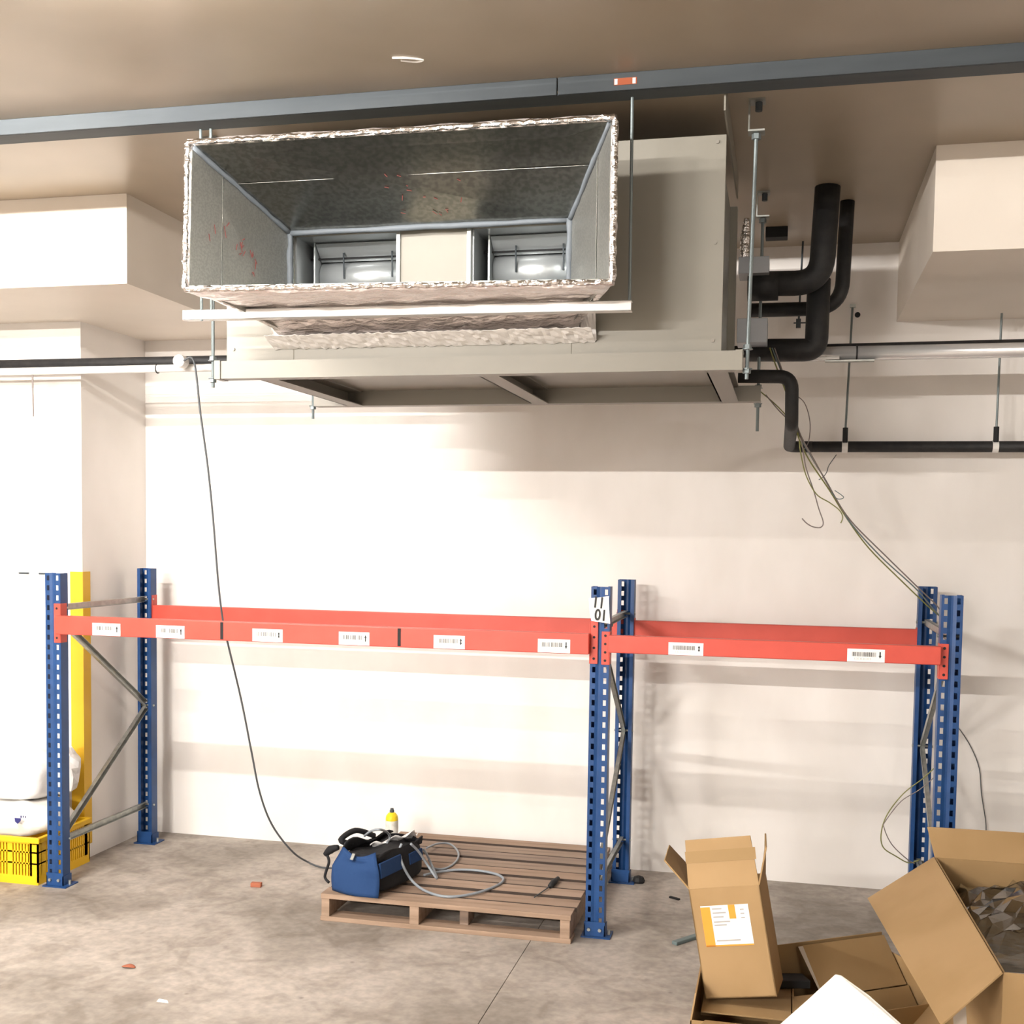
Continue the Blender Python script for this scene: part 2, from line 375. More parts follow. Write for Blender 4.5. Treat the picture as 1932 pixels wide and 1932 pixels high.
# coil connection plates on the pipe side
for z0, z1 in ((2.958, 3.028), (2.665, 2.768)):
    put('coil_plate', MB().box(-0.228, -0.10, 5.15, 5.30, z0, z1), 'plate', u, bevel=0.002)
put('foil_wrap', MB().tube([(-0.205, 5.2, 3.028), (-0.205, 5.2, 3.12), (-0.20, 5.19, 3.2)], [0.018, 0.022, 0.012], 10), 'foil', u)
put('ceiling_strip', MB().box(-0.236, -0.230, 3.97, 5.0, 3.232, 3.32), 'beige', u)

# ================================================================ flared duct on the front of the unit
d = thing('supply_duct', (-1.3, 3.95, 2.56), 'flared galvanised duct wrapped in crinkled foil with its open mouth facing out', 'duct')
mTL, mTR, mBL, mBR = V((-2.005, 3.70, 3.137)), V((-0.578, 3.76, 3.146)), V((-2.018, 3.70, 2.668)), V((-0.576, 3.76, 2.655))
tTL, tTR, tBL, tBR = V((-1.852, 4.15, 2.955)), V((-0.772, 4.15, 2.955)), V((-1.852, 4.15, 2.58)), V((-0.772, 4.15, 2.58))
def sheet(name, a, b, c, e, parent, m='galv_in', t=0.003, nx=1, label=None):
    # quad a-b (mouth edge) c-e (throat edge) split into nx strips with a raised standing seam between them
    objs = []
    for i in range(nx):
        f0, f1 = i / nx, (i + 1) / nx
        p = [a.lerp(c, f0), b.lerp(e, f0), b.lerp(e, f1), a.lerp(c, f1)]
        objs.append(put(name, MB().slab(p, t), m, parent, label=label if i == 0 else None))
    return objs
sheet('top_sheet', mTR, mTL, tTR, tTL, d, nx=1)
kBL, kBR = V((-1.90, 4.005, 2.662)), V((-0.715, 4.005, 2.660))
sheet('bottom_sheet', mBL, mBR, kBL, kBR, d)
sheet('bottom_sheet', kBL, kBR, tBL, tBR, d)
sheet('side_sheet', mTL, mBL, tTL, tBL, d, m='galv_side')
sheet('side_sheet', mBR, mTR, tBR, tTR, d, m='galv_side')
# throat collar into the unit
for p in ([tTL, tTR, tTR + V((0, .045, 0)), tTL + V((0, .045, 0))], [tBR, tBL, tBL + V((0, .045, 0)), tBR + V((0, .045, 0))],
          [tBL, tTL, tTL + V((0, .045, 0)), tBL + V((0, .045, 0))], [tTR, tBR, tBR + V((0, .045, 0)), tTR + V((0, .045, 0))]):
    put('collar_sheet', MB().slab(p, 0.003), 'galv_in', d)
# standing seams across the sheets
def seam(a, b, n, m, w=0.004):
    t_ = (b - a).normalized().cross(V(n)).normalized() * w; n = V(n)
    put('seam', MB().obox(a - t_, b - a, t_ * 2, n * 0.0008), m, d)
seam(mTL.lerp(tTL, .42), mTR.lerp(tTR, .42), (0, 0, -1), 'galv_in')
seam(mTL.lerp(tTL, .30) + V((.0005, 0, 0)), mBL.lerp(tBL, .30) + V((.0005, 0, 0)), (1, 0, 0), 'galv_in')
seam(mTR.lerp(tTR, .30) - V((.0005, 0, 0)), mBR.lerp(tBR, .30) - V((.0005, 0, 0)), (-1, 0, 0), 'galv_in')
# grey sealant along the inner joints
def bead(a, b, r=0.0085):
    p = [a.lerp(b, i / 14) + V((random.uniform(-1, 1), random.uniform(-1, 1), random.uniform(-1, 1))) * 0.0015 for i in range(15)]
    put('sealant_bead', MB().tube(p, [r * random.uniform(.8, 1.2) for _ in p], 8), 'seal', d, smooth=True)
I = 0.005
bead(mTL + V((I, 0, -I)), tTL + V((I, 0, -I))); bead(mTR + V((-I, 0, -I)), tTR + V((-I, 0, -I)))
bead(tTL + V((0, 0, -I)), tTR + V((0, 0, -I)), 0.010); bead(tTL + V((I, 0, 0)), tBL + V((I, 0, 0)), 0.0115); bead(tTR + V((-I, 0, 0)), tBR + V((-I, 0, 0)), 0.0115)
# red crayon strokes left by the fitter
def strokes(name, o, a, b, specs):
    mb = MB(); n = a.cross(b).normalized()
    for (x0, y0, x1, y1) in specs:
        p, q = o + a * x0 + b * y0, o + a * x1 + b * y1
        s = (q - p).normalized().cross(n) * 0.0015
        mb.slab([p + s, p - s, q - s, q + s], 0.0006)
    return mb
la = (tTL.lerp(tBL, .5) - mTL.lerp(mBL, .5)); lb = V((0, 0, 0.45))
o0 = mTL.lerp(mBL, .5) + V((0.006, 0, 0))
sp = []
for cx, cy, k in ((.18, -.08, 2), (.33, .10, 3), (.47, -.02, 4), (.62, -.06, 7), (.64, -.22, 4), (.82, -.30, 4), (.52, .03, 3)):
    for _ in range(k):
        x = cx + random.uniform(-.04, .05); y = cy + random.uniform(-.07, .07)
        sp.append((x, y, x + random.uniform(-.025, .03), y + random.uniform(-.07, .07)))
put('crayon_mark', strokes('m', o0, la, lb, sp), 'red_mark', d)['kind'] = 'stuff'
sp = []
for _ in range(15):
    x = random.uniform(.44, .62); y = random.uniform(.4, .9); sp.append((x, y, x + random.uniform(-.012, .014), y + random.uniform(-.06, .06)))
ta = (mTR - mTL); tb = (tTL.lerp(tTR, .5) - mTL.lerp(mTR, .5))
put('crayon_mark', strokes('m', mTL + V((0, 0, -0.006)) , ta, tb, sp), 'red_mark', d)['kind'] = 'stuff'
# foil-faced insulation outside the sheets
TH = 0.024
def pad(a, b, c, e, off, name='foil_wrap', nu=40, nv=14, amp=0.007):
    off = V(off)
    rnd = random.Random(hash(name) % 97 + len(bpy.data.objects))
    ph = [rnd.uniform(0, 6) for _ in range(6)]
    nrm = off.normalized()
    def outer(i, j):
        p = a.lerp(b, i).lerp(c.lerp(e, i), j) + off
        w = math.sin(i * 39 + ph[0] + j * 4) * .5 + math.sin(i * 71 + ph[1] - j * 9) * .3 + math.sin(j * 17 + ph[2] + i * 11) * .4
        return p + nrm * w * amp * 0.5
    mb = grid_mesh(outer, nu, nv); k = len(mb.v)
    for i in range(nu + 1):
        for j in range(nv + 1): mb.v.append(a.lerp(b, i / nu).lerp(c.lerp(e, i / nu), j / nv) + nrm * 0.004)
    for i in range(nu):
        for j in range(nv):
            q = k + i * (nv + 1) + j; mb.f.append((q, q + 1, q + nv + 2, q + nv + 1))
    def rim(seq):
        for s0, s1 in zip(seq[:-1], seq[1:]): mb.f.append((s0, s1, s1 + k, s0 + k))
    rim([j for j in range(nv + 1)]); rim([nu * (nv + 1) + j for j in range(nv + 1)])
    rim([i * (nv + 1) for i in range(nu + 1)]); rim([i * (nv + 1) + nv for i in range(nu + 1)])
    return put(name, mb, 'foil_b', d, smooth=True)
ee = 0.02
pad(mTL + V((-ee, 0, 0)), mTR + V((ee, 0, 0)), tTL + V((-ee, .04, 0)), tTR + V((ee, .04, 0)), (0, 0, TH))
pad(mBL + V((-ee, 0, 0)), mBR + V((ee, 0, 0)), kBL + V((-ee, 0, 0)), kBR + V((ee, 0, 0)), (0, 0, -TH), amp=0.010)
pad(kBL + V((-ee, 0, 0)), kBR + V((ee, 0, 0)), tBL + V((-.03, .03, 0)), tBR + V((.03, .03, 0)), (0, -.012, -.021), amp=0.010)
pad(mBL, mTL, tBL + V((0, .04, 0)), tTL + V((0, .04, 0)), (-TH, 0, 0), nu=18)
pad(mBR, mTR, tBR + V((0, .04, 0)), tTR + V((0, .04, 0)), (TH, 0, 0), nu=18)
# foil tape around the mouth edge and the neck
def rim_tape(a, b, out, name='foil_rim', r=0.0095):
    n = max(20, int((b - a).length / 0.018)); out = V(out)
    p = [a.lerp(b, i / n) + out * r * .8 + V((random.uniform(-1, 1) * .0022, random.uniform(-1, 1) * .002, random.uniform(-1, 1) * .0022)) for i in range(n + 1)]
    put(name, MB().tube(p, [r * random.uniform(.82, 1.18) for _ in p], 8), 'foil', d)
F = V((0, -0.004, 0))
rim_tape(mTL + V((-TH * .6, 0, TH * .3)) + F, mTR + V((TH * .6, 0, TH * .3)) + F, (0, 0, .6))
rim_tape(mBL + V((-TH * .6, 0, -TH * .3)) + F, mBR + V((TH * .6, 0, -TH * .3)) + F, (0, 0, -.6))
rim_tape(mBL + V((-TH * .5, 0, -TH * .3)) + F, mTL + V((-TH * .5, 0, TH * .3)) + F, (-.5, 0, 0))
rim_tape(mBR + V((TH * .5, 0, -TH * .3)) + F, mTR + V((TH * .5, 0, TH * .3)) + F, (.5, 0, 0))
def crumple(name, x0, x1, z0, z1, y0, y1, nx):
    # crumpled foil tape sealing the neck to the casing
    mb = grid_mesh(lambda i, j: (x0 + (x1 - x0) * i, y0 + (y1 - y0) * j + random.uniform(-1, 1) * .0035, z0 + (z1 - z0) * j + random.uniform(-1, 1) * .003), nx, 6)
    put(name, mb, 'foil_t', d, smooth=False, solid=0.002)
crumple('neck_tape', -1.925, -0.685, 2.560, 2.525, 4.09, 4.191, 90)
crumple('neck_tape', -0.735, -0.680, 2.66, 2.53, 4.13, 4.19, 9)
crumple('neck_tape', -1.925, -1.875, 2.66, 2.53, 4.13, 4.19, 9)

# trapeze under the duct
t = thing('duct_hanger', (-1.35, 3.95, 2.59), 'white metal trapeze bar on threaded rods under the duct mouth', 'hanger')
put('strut', MB().obox((-2.18, 3.945, 2.600), (1.655, 0, -0.014), (0, 0.004, 0), (0, 0, 0.036)).obox((-2.18, 3.945, 2.632), (1.655, 0, -0.014), (0, 0.036, 0), (0, 0, 0.004)).obox((-2.18, 3.945, 2.600), (1.655, 0, -0.014), (0, 0.036, 0), (0, 0, 0.004)), 'pvc', t, bevel=0.0015)
for x in (-2.105, -2.065, -0.533):
    z = 2.60 if x != -2.065 else 2.61
    r = put('threaded_rod', MB().tube([(x, 3.95 if x < -1 else 3.947 + .015, z - 0.004), (x, 3.945 if x < -1 else 3.93, 3.284)], 0.0055, 8), 'zinc', t)

# ceiling hangers of the unit
def hanger(x, y, z0, label, lean=(0, 0), bracket=True):
    t = thing('rod_hanger', (x, y, z0), label, 'hanger', 'threaded rod hangers of the air handling unit')
    top = V((x + lean[0], y + lean[1], 3.225))
    put('threaded_rod', MB().tube([(x, y, z0), top], 0.0068, 8), 'zinc', t)
    for z in (2.405, 2.49):
        a = V((x, y, z)); put('nut', MB().tube([a, a + V((0, 0, 0.014))], 0.0145, 6), 'zinc', t)
        put('washer', MB().tube([a + V((0, 0, 0.014 if z < 2.45 else -.003)), a + V((0, 0, 0.017 if z < 2.45 else 0))], 0.019, 12), 'zinc', t)
    tx, ty = top.x, top.y
    br = put('bracket', MB().box(tx - .028, tx + .028, ty - .03, ty + .03, ZC - 0.006, ZC).box(tx - .028, tx - .023, ty - .028, ty + .028, 3.232, ZC - .006).box(tx - .028, tx + .028, ty - .028, ty + .028, 3.226, 3.232), 'galv', t)
    put('anchor_bolt', MB().tube([(tx + .006, ty, 3.30), (tx + .006, ty, ZC - 0.006)], 0.012, 8), 'steel_grey', br)
    a = V((tx, ty, 3.205)); put('nut', MB().tube([a, a + V((0, 0, 0.018))], 0.016, 6), 'zinc', t)
    return t
hanger(-0.148, 4.195, 2.385, 'zinc threaded rod hanger nearest the black pipes, in front of the casing corner', lean=(0.012, 0))
hanger(-0.135, 5.30, 2.30, 'zinc threaded rod hanger at the back beside the thick black pipe')
hanger(-2.190, 4.20, 2.385, 'zinc threaded rod hanger at the frame end below the duct mouth')
hanger(-2.190, 5.19, 2.36, 'threaded rod end below the far rear corner of the unit frame')

# ================================================================ pipes
bp = thing('lagged_pipe', (0.1, 5.3, 2.66), 'thick black lagged pipe bending from the ceiling into the unit', 'pipe', 'black lagged pipes')
put('pipe', MB().tube(bend([(0.135, 5.26, ZC - .001), (0.118, 5.26, 2.930), (-0.19, 5.26, 2.935)], 0.11, 8), 0.054, 16), 'black_foam', bp, smooth=True)
put('branch_pipe', MB().tube(bend([(0.112, 5.33, 2.96), (0.108, 5.33, 2.655), (-0.19, 5.33, 2.66)], 0.05, 6), 0.050, 16), 'black_foam', bp, smooth=True)
put('stub', MB().tube([(-0.19, 5.25, 2.92), (-0.06, 5.25, 2.92)], 0.062, 16), 'black_foam', bp, smooth=True)
sp_ = put('lagged_pipe', MB().tube(bend([(0.228, 5.50, ZC - .001), (0.215, 5.50, 2.865), (-0.19, 5.50, 2.866)], 0.12, 10), 0.032, 14), 'black_foam', smooth=True)
tag(sp_, 'thinner black lagged pipe curving beside the thick one', 'pipe', 'black lagged pipes')
tag(put('lagged_pipe', MB().tube([(-5.5, 5.53, 2.697), (-3.0, 5.53, 2.694), (0.05, 5.53, 2.684), (3.2, 5.53, 2.695)], 0.027, 14), 'black_foam', smooth=True),
    'straight black lagged pipe running along the wall above the conduit', 'pipe', 'black lagged pipes')
cp = thing('conduit', (-3.9, 5.45, 2.65), 'white conduit along the wall with a round junction box', 'conduit')
put('pipe', MB().tube([(-5.5, 5.46, 2.648), (-2.2, 5.46, 2.650)], 0.0195, 14), 'pvc', cp, smooth=True)
jb = put('junction_box', MB().tube([(-2.985, 5.415, 2.672), (-2.985, 5.36, 2.672)], 0.032, 20), 'pvc', cp, bevel=0.004)
put('tie', MB().tube([(-3.16, 5.46, 2.648), (-3.156, 5.46, 2.648)], 0.0235, 12), 'dark', cp)
sv = thing('silver_pipe', (1.2, 5.44, 2.655), 'silver clad pipe along the wall under the bulkhead', 'pipe')
put('pipe', MB().tube([(-0.08, 5.45, 2.655), (3.2, 5.45, 2.657)], 0.032, 16), 'silver', sv, smooth=True)
put('side_conduit', MB().tube([(-0.05, 5.40, 2.630), (0.21, 5.40, 2.630)], 0.008, 10), 'pvc', sv, smooth=True)
put('saddle', MB().box(0.15, 0.36, 5.405, 5.45, 2.615, 2.621), 'galv', sv)
put('tie', MB().tube([(0.282, 5.45, 2.655), (0.288, 5.45, 2.655)], 0.036, 14), 'dark', sv)
dr = thing('drain_pipe', (0.1, 5.9, 2.29), 'black lagged drain pipe stepping down to the wall run', 'pipe')
put('trap', MB().tube(bend([(-0.215, 5.1, 2.516), (0.008, 5.1, 2.510), (0.012, 5.1, 2.312), (0.005, 6.12, 2.292), (0.12, 6.12, 2.2915)], 0.055, 7), 0.0285, 14), 'black_foam', dr, smooth=True)
put('run', MB().tube([(0.02, 6.12, 2.292), (3.2, 6.12, 2.286)], 0.0275, 14), 'black_foam', dr, smooth=True)
for x, top in ((0.277, (0.302, 6.283, 3.02)), (0.985, (0.992, 6.12, ZS - .002))):
    t = thing('pipe_hanger', (x, 6.12, 2.25), 'rod hanger with white clip holding the drain pipe near the trap' if x < .5 else 'rod hanger with white clip holding the drain pipe near the picture edge', 'hanger', 'drain pipe hangers')
    put('rod', MB().tube([(x, 6.10, 2.36), top], 0.0055, 8), 'zinc', t)
    put('sleeve', MB().tube([(x, 6.10, 2.31), (x, 6.10, 2.385)], 0.013, 10), 'dark', t)
    put('clip', MB().tube([(x - .014, 6.12, 2.291), (x + .014, 6.12, 2.291)], 0.031, 14), 'pvc', t)
    if x < .5: put('wall_anchor', MB().box(x + .012, x + .04, 6.27, W, 3.012, 3.028), 'galv', t)
t = thing('pipe_hanger', (0.03, 6.19, 2.9), 'thin rod with a small clamp hanging behind the black pipes', 'hanger')
put('rod', MB().tube([(0.045, 6.195, ZC - .001), (0.035, 6.19, 2.93)], 0.005, 8), 'steel_grey', t)
put('clamp', MB().box(0.022, 0.046, 6.18, 6.2, 2.90, 2.945).box(0.01, 0.09, 6.186, 6.194, 2.922, 2.928), 'steel_grey', t)
tag(put('ceiling_box', MB().box(-0.135, -0.03, 5.88, 5.96, 3.285, ZC), 'dark', bevel=0.003), 'small black box fixed to the ceiling behind the unit', 'box')
tag(put('wall_plug', MB().tube([(0.328, W - 0.004, 2.976), (0.328, W, 2.976)], 0.014, 14), 'dark'), 'small dark round plug in the wall behind the pipes', 'plug')
tag(put('ceiling_scuff', MB().tube([(-1.255, 3.60, ZC - .001), (-1.21, 3.608, ZC - .002), (-1.165, 3.635, ZC - .001), (-1.19, 3.645, ZC - .001), (-1.235, 3.625, ZC - .001)], 0.004, 6, smooth=4), 'wall'), 'white paint drip mark on the ceiling before the beam', 'paint mark')

# ================================================================ pallet racking
H = 1.6
PX = {'l': -3.582, 'c': -0.800, 'r': 0.690}
YF, YBK = 5.178, 6.098
def upright(x, y, sgn):
    # perforated omega post; its punched face looks towards -Y (sgn=1) or +Y (sgn=-1)
    w = 0.0425; mb = MB()
    xs = [-w, -0.0325, -0.0185, -0.0045, 0.0045, 0.0185, 0.0325, w]
    ys = [0, 0, 0, 0.005, 0.005, 0, 0, 0]
    zs = [0.0]
    n = 32
    for i in range(n):
        zc = 0.026 + 0.05 * i
        zs += [zc - 0.0125, zc + 0.0125]
    zs.append(H)
    nv = len(xs)
    for z in zs:
        for a, b in zip(xs, ys): mb.v.append(V((x + a, y + sgn * b, z)))
    for r in range(len(zs) - 1):
        for c in range(nv - 1):
            if r % 2 == 1 and c in (1, 5): continue
            k = r * nv + c; mb.f.append((k, k + 1, k + nv + 1, k + nv))
    D = 0.062; L = 0.018
    for s in (-1, 1):
        mb.add([(x + s * w, y, 0), (x + s * w, y + sgn * D, 0), (x + s * w, y + sgn * D, H), (x + s * w, y, H)], [(0, 1, 2, 3)])
        mb.add([(x + s * w, y + sgn * D, 0), (x + s * (w - L), y + sgn * D, 0), (x + s * (w - L), y + sgn * D, H), (x + s * w, y + sgn * D, H)], [(0, 1, 2, 3)])
    return mb
def rack_frame(key, label):
    x = PX[key]
    t = thing('rack_frame', (x, 5.63, 0), label, 'rack frame', 'blue pallet rack frames')
    for y, s in ((YF, 1), (YBK, -1)):
        up = put('upright', upright(x, y, s), 'blue', t, solid=0.0022)
        yc = y + s * 0.031
        ft = put('foot_plate', MB().box(x - 0.06, x + 0.075, yc - 0.055, yc + 0.055, 0, 0.006).box(x - .048, x + .048, yc - .037, yc - .033, .006, .07).box(x - .048, x - .044, yc - .037, yc + .037, .006, .055).box(x + .044, x + .048, yc - .037, yc + .037, .006, .055), 'blue', t)
        put('anchor_bolt', MB().tube([(x + 0.062, yc, 0.006), (x + 0.062, yc, 0.028)], 0.007, 8), 'galv', ft)
        for dx in (-.025, .025):
            put('foot_bolt', MB().tube([(x + dx, yc - s * .037, .035), (x + dx, yc - s * .046, .035)], 0.008, 8), 'galv', ft)
    a, b = 5.235, 6.055
    for (y0, z0, y1, z1) in ((a, 1.424, b, 1.424), (a, 1.365, b, 0.815), (b, 0.800, a, 0.245), (a, 0.226, b, 0.226)):
        p, q = V((x, y0, z0)), V((x, y1, z1)); dd = (q - p).normalized(); n = V((1, 0, 0)).cross(dd)
        mb = MB()
        mb.obox(p - V((0.010, 0, 0)) - n * 0.016, V((0.020, 0, 0)), q - p, n * 0.002)
        mb.obox(p - V((0.010, 0, 0)) - n * 0.016, V((0.002, 0, 0)), q - p, n * 0.032)
        mb.obox(p - V((0.010, 0, 0)) + n * 0.014, V((0.020, 0, 0)), q - p, n * 0.002)
        br = put('brace', mb, 'galv', t)
    for y, z in ((a, 1.424), (b, 1.424), (b, 0.808), (a, 0.236), (b, 0.226)):
        put('bolt', MB().tube([(x - 0.05, y, z), (x + 0.05, y, z)], 0.006, 8), 'galv', t)
    return t
rack_frame('l', 'blue perforated rack frame by the yellow crate')
rack_frame('c', 'blue perforated rack frame between the two bays, with white number sign')
rack_frame('r', 'blue perforated rack frame behind the cardboard boxes')

def rack_beam(x0, x1, z0, z1, yf, cz, label, front, pads=()):
    # box beam with hooked end connectors on the post faces
    t = thing('rack_beam', ((x0 + x1) / 2, yf, z0), label, 'rack beam', 'orange red rack beams')
    s = 1 if front else -1
    y0, y1 = (yf, yf + 0.042) if front else (yf - 0.042, yf)
    put('beam', MB().box(x0, x1, y0, y1, z0, z1), 'red', t, bevel=0.004)
    for xe, dirx, (c0, c1) in ((x0, -1, cz[0]), (x1, 1, cz[1])):
        # face plate on the post, flange along the post side
        xa, xb = sorted((xe, xe + dirx * 0.034))
        yp = YF - 0.006 if front else YBK + 0.002
        cn = put('connector', MB().box(xa, xb, yp, yp + 0.004, c0, c1).box(*sorted((xe, xe - dirx * 0.004)), *sorted((yp, yp + s * 0.055)), c0, c1), 'red', t, bevel=0.0015)
        mb = MB(); n = 4
        for i in range(n):
            zc = c0 + (c1 - c0) * (i + .5) / n; xm = (xa + xb) / 2
            yy = yp - 0.0012 if front else yp + 0.0052
            mb.tube([(xm, yp + .002, zc), (xm, yy, zc)], 0.0062, 8)
        put('hook_slot', mb, 'dark', cn)
    return t
ZBL = (1.297, 1.390)
hw = 0.0425
fl_ = rack_beam(PX['l'] + hw, PX['c'] - hw, 1.297, 1.390, 5.132, ((1.250, 1.448), (1.252, 1.445)), 'orange red front rack beam of the long bay, with six barcode labels', True)
fr_ = rack_beam(PX['c'] + hw, PX['r'] - hw, 1.309, 1.387, 5.132, ((1.250, 1.400), (1.246, 1.396)), 'orange red front rack beam of the short bay, with two barcode labels', True)
rack_beam(PX['l'] + hw, PX['c'] - hw, 1.297, 1.390, 6.092, ((1.250, 1.448), (1.252, 1.445)), 'orange red rear rack beam of the long bay near the wall', False)
rack_beam(PX['c'] + hw, PX['r'] - hw, 1.305, 1.388, 6.092, ((1.250, 1.400), (1.246, 1.396)), 'orange red rear rack beam of the short bay near the wall', False)
def barcode(beam, x0, x1, z0, z1, arrow, seed):
    rnd = random.Random(seed); yf = 5.132
    lb = put('barcode_label', MB().box(x0, x1, yf - 0.0012, yf - 0.0001, z0, z1), 'white', beam, label='white barcode label with a black arrow')
    w = x1 - x0; h = z1 - z0; mb = MB(); x = x0 + w * .13; xe = x0 + w * .77
    while x < xe:
        bw = rnd.choice((.0009, .0016, .0025)); mb.box(x, x + bw, yf - .0017, yf - .0011, z0 + h * .42, z0 + h * .76); x += bw + rnd.choice((.0012, .0018, .0028))
    put('barcode', mb, 'ink', lb)
    mb = MB(); x = x0 + w * .2
    for i in range(10):
        mb.box(x, x + .0042, yf - .0017, yf - .0011, z0 + h * .18, z0 + h * .20); mb.box(x + (i % 2) * .003, x + (i % 2) * .003 + .0012, yf - .0017, yf - .0011, z0 + h * .18, z0 + h * .30); mb.box(x, x + .0042, yf - .0017, yf - .0011, z0 + h * .29, z0 + h * .31)
        x += .0068
    put('number_line', mb, 'grey_ink', lb)
    cx = x0 + w * .875; cz = z0 + h * .55; a = h * .26
    up = [(cx - .0028, cz - a), (cx + .0028, cz - a), (cx + .0028, cz + a * .1), (cx + .0062, cz + a * .1), (cx, cz + a), (cx - .0062, cz + a * .1), (cx - .0028, cz + a * .1)]
    if arrow == 'down': up = [(px, 2 * cz - pz) for px, pz in reversed(up)]
    if arrow == 'both': up = [(cx - .0026, cz - a * .3), (cx - .0056, cz - a * .3), (cx, cz - a), (cx + .0056, cz - a * .3), (cx + .0026, cz - a * .3), (cx + .0026, cz + a * .3), (cx + .0056, cz + a * .3), (cx, cz + a), (cx - .0056, cz + a * .3), (cx - .0026, cz + a * .3)]
    put('arrow', MB().slab([(px, yf - .0018, pz) for px, pz in up], 0.0006), 'ink', lb)
for i, (a, b, ar) in enumerate(((-3.33, -3.175, 'up'), (-2.981, -2.828, 'up'), (-2.471, -2.315, 'both'), (-2.031, -1.879, 'up'), (-1.566, -1.417, 'both'), (-1.075, -0.927, 'down'))):
    barcode(fl_, a, b, 1.300, 1.361, ar, i)
for i, (a, b, ar) in enumerate(((-0.488, -0.336, 'both'), (0.269, 0.422, 'down'))):
    barcode(fr_, a, b, 1.311, 1.366, ar, 20 + i)
for x in (-2.631, -1.733):
    put('tape_mark', MB().box(x - .008, x + .008, 5.1308, 5.1322, 1.303, 1.386), 'dark', fl_, label='black tape strip across the beam')

# number sign on the middle post
t = thing('number_sign', (-0.80, 5.165, 1.44), 'crumpled white paper sign numbered 01 on the middle rack post', 'sign')
mb = MB()
put('paper', MB().slab([(-0.851, 5.160, 1.548), (-0.845, 5.156, 1.49), (-0.836, 5.158, 1.447), (-0.752, 5.158, 1.437), (-0.757, 5.155, 1.50), (-0.760, 5.160, 1.560), (-0.806, 5.157, 1.553)], 0.0015), 'white', t)
text_mesh('11', 0.070, (-0.806, 5.154, 1.528), rot=(math.pi / 2, 0.08, 0), parent=t, sx=0.8)
text_mesh('01', 0.070, (-0.795, 5.154, 1.472), rot=(math.pi / 2, 0.08, 0), parent=t, sx=0.8)

# ================================================================ pallet and what lies on it
p = thing('pallet', (-1.485, 5.65, 0), 'worn wooden pallet on the floor under the long rack bay', 'pallet')
px0, px1, py0, py1 = -2.085, -0.887, 5.05, 6.235
n = 9; wb = (py1 - py0 - 0.026 * (n - 1)) / n
for i in range(n):
    y = py0 + i * (wb + 0.026); dz = (0, -.004, .001, -.003, .001, -.004, 0, -.004, 0)[i]
    db = put('deck_board', MB().box(px0 + random.uniform(-.004, .004), px1 + random.uniform(-.004, .004), y, y + wb, 0.108 + dz, 0.130 + dz), ('wood', 'wood2', 'wood0', 'wood1', 'wood2', 'wood1', 'wood_d', 'wood1', 'wood2')[i], p)
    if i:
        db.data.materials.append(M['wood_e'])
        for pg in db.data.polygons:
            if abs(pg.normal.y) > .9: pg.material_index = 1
for x0, x1 in ((px0 + .005, px0 + .045), (-1.645, -1.600), (px1 - .05, px1 - .005)):
    put('stringer', MB().box(x0, x1, py0 + .003, py1 - .003, 0.022, 0.108), 'wood', p, bevel=0.002)
put('block', MB().box(-1.42, -1.378, py0 + .06, py0 + .17, 0.022, 0.108), 'wood_d', p, bevel=0.002)
for y in (py0 + .002, 5.59, py1 - .11):
    put('bottom_board', MB().box(px0, px1, y, y + .1, 0.0, 0.022), 'wood', p, bevel=0.002)

# tool bag
b = thing('tool_bag', (-1.86, 5.28, 0.131), 'open blue and black canvas tool bag on the pallet', 'bag')
ez = 0.131
B0, B1 = V((-2.03, 5.12, ez)), V((-1.795, 5.065, ez)); ax = (B1 - B0); ln = V((0.10, 0.44, 0))
def ring(f, z, inset, sag=0.0):
    # one horizontal outline of the bag at height z
    c = B0 + ax * .5 + ln * .5; out = []
    for (i, j) in ((0, 0), (.5, -.03), (1, 0), (1.03, .5), (1, 1), (.5, 1.03), (0, 1), (-.03, .5)):
        q = B0 + ax * i + ln * j
        q = c + (q - c) * (1 - inset); q.z = z + sag * math.sin(math.pi * j)
        out.append(q)
    return out
levels = [(ez + .002, 0.03), (ez + .02, 0.0), (ez + .09, -0.01), (ez + .15, 0.05), (ez + .185, 0.14)]
mb = MB()
for z, ins in levels: mb.v += ring(0, z, ins)
for r in range(len(levels) - 1):
    for c in range(8): mb.f.append((r * 8 + c, r * 8 + (c + 1) % 8, (r + 1) * 8 + (c + 1) % 8, (r + 1) * 8 + c))
mb.f.append(tuple(range(7, -1, -1)))
put('body', mb, 'bag_black', b, smooth=True, sub=2)
# blue gusset on the near end
def endpanel(i, j):
    z = ez + .004 + j * .205; ins = -0.045 if j < .45 else -0.045 + (j - .45) * .32
    q = B0 + ax * (.5 + (i - .5) * (1.06 - 2 * max(ins, 0))) + ln * (-.05 + max(ins, 0) * .55 - .035 * math.sin(math.pi * i) - .02 * math.sin(j * 5 + i * 3))
    return (q.x, q.y, z - (.03 * math.sin(math.pi * i) * j if j > .8 else 0))
put('end_panel', grid_mesh(endpanel, 12, 12), 'bag_blue', b, smooth=True, solid=0.006)
sd = (ln).normalized(); nn = V((ax.x, ax.y, 0)).normalized()
q0 = B1 + nn * .010 + V((0, 0, .088))
put('pocket', MB().slab([q0 + ln * .0, q0 + ln * .42, q0 + ln * .42 + V((-.008, 0, .072)), q0 + V((-.008, 0, .072))], 0.012), 'bag_blue', b, bevel=0.004)
put('pocket', MB().slab([q0 + ln * .58, q0 + ln * .86, q0 + ln * .86 + V((-.008, 0, .055)), q0 + ln * .58 + V((-.008, 0, .055))], 0.010), 'bag_blue', b, bevel=0.004)
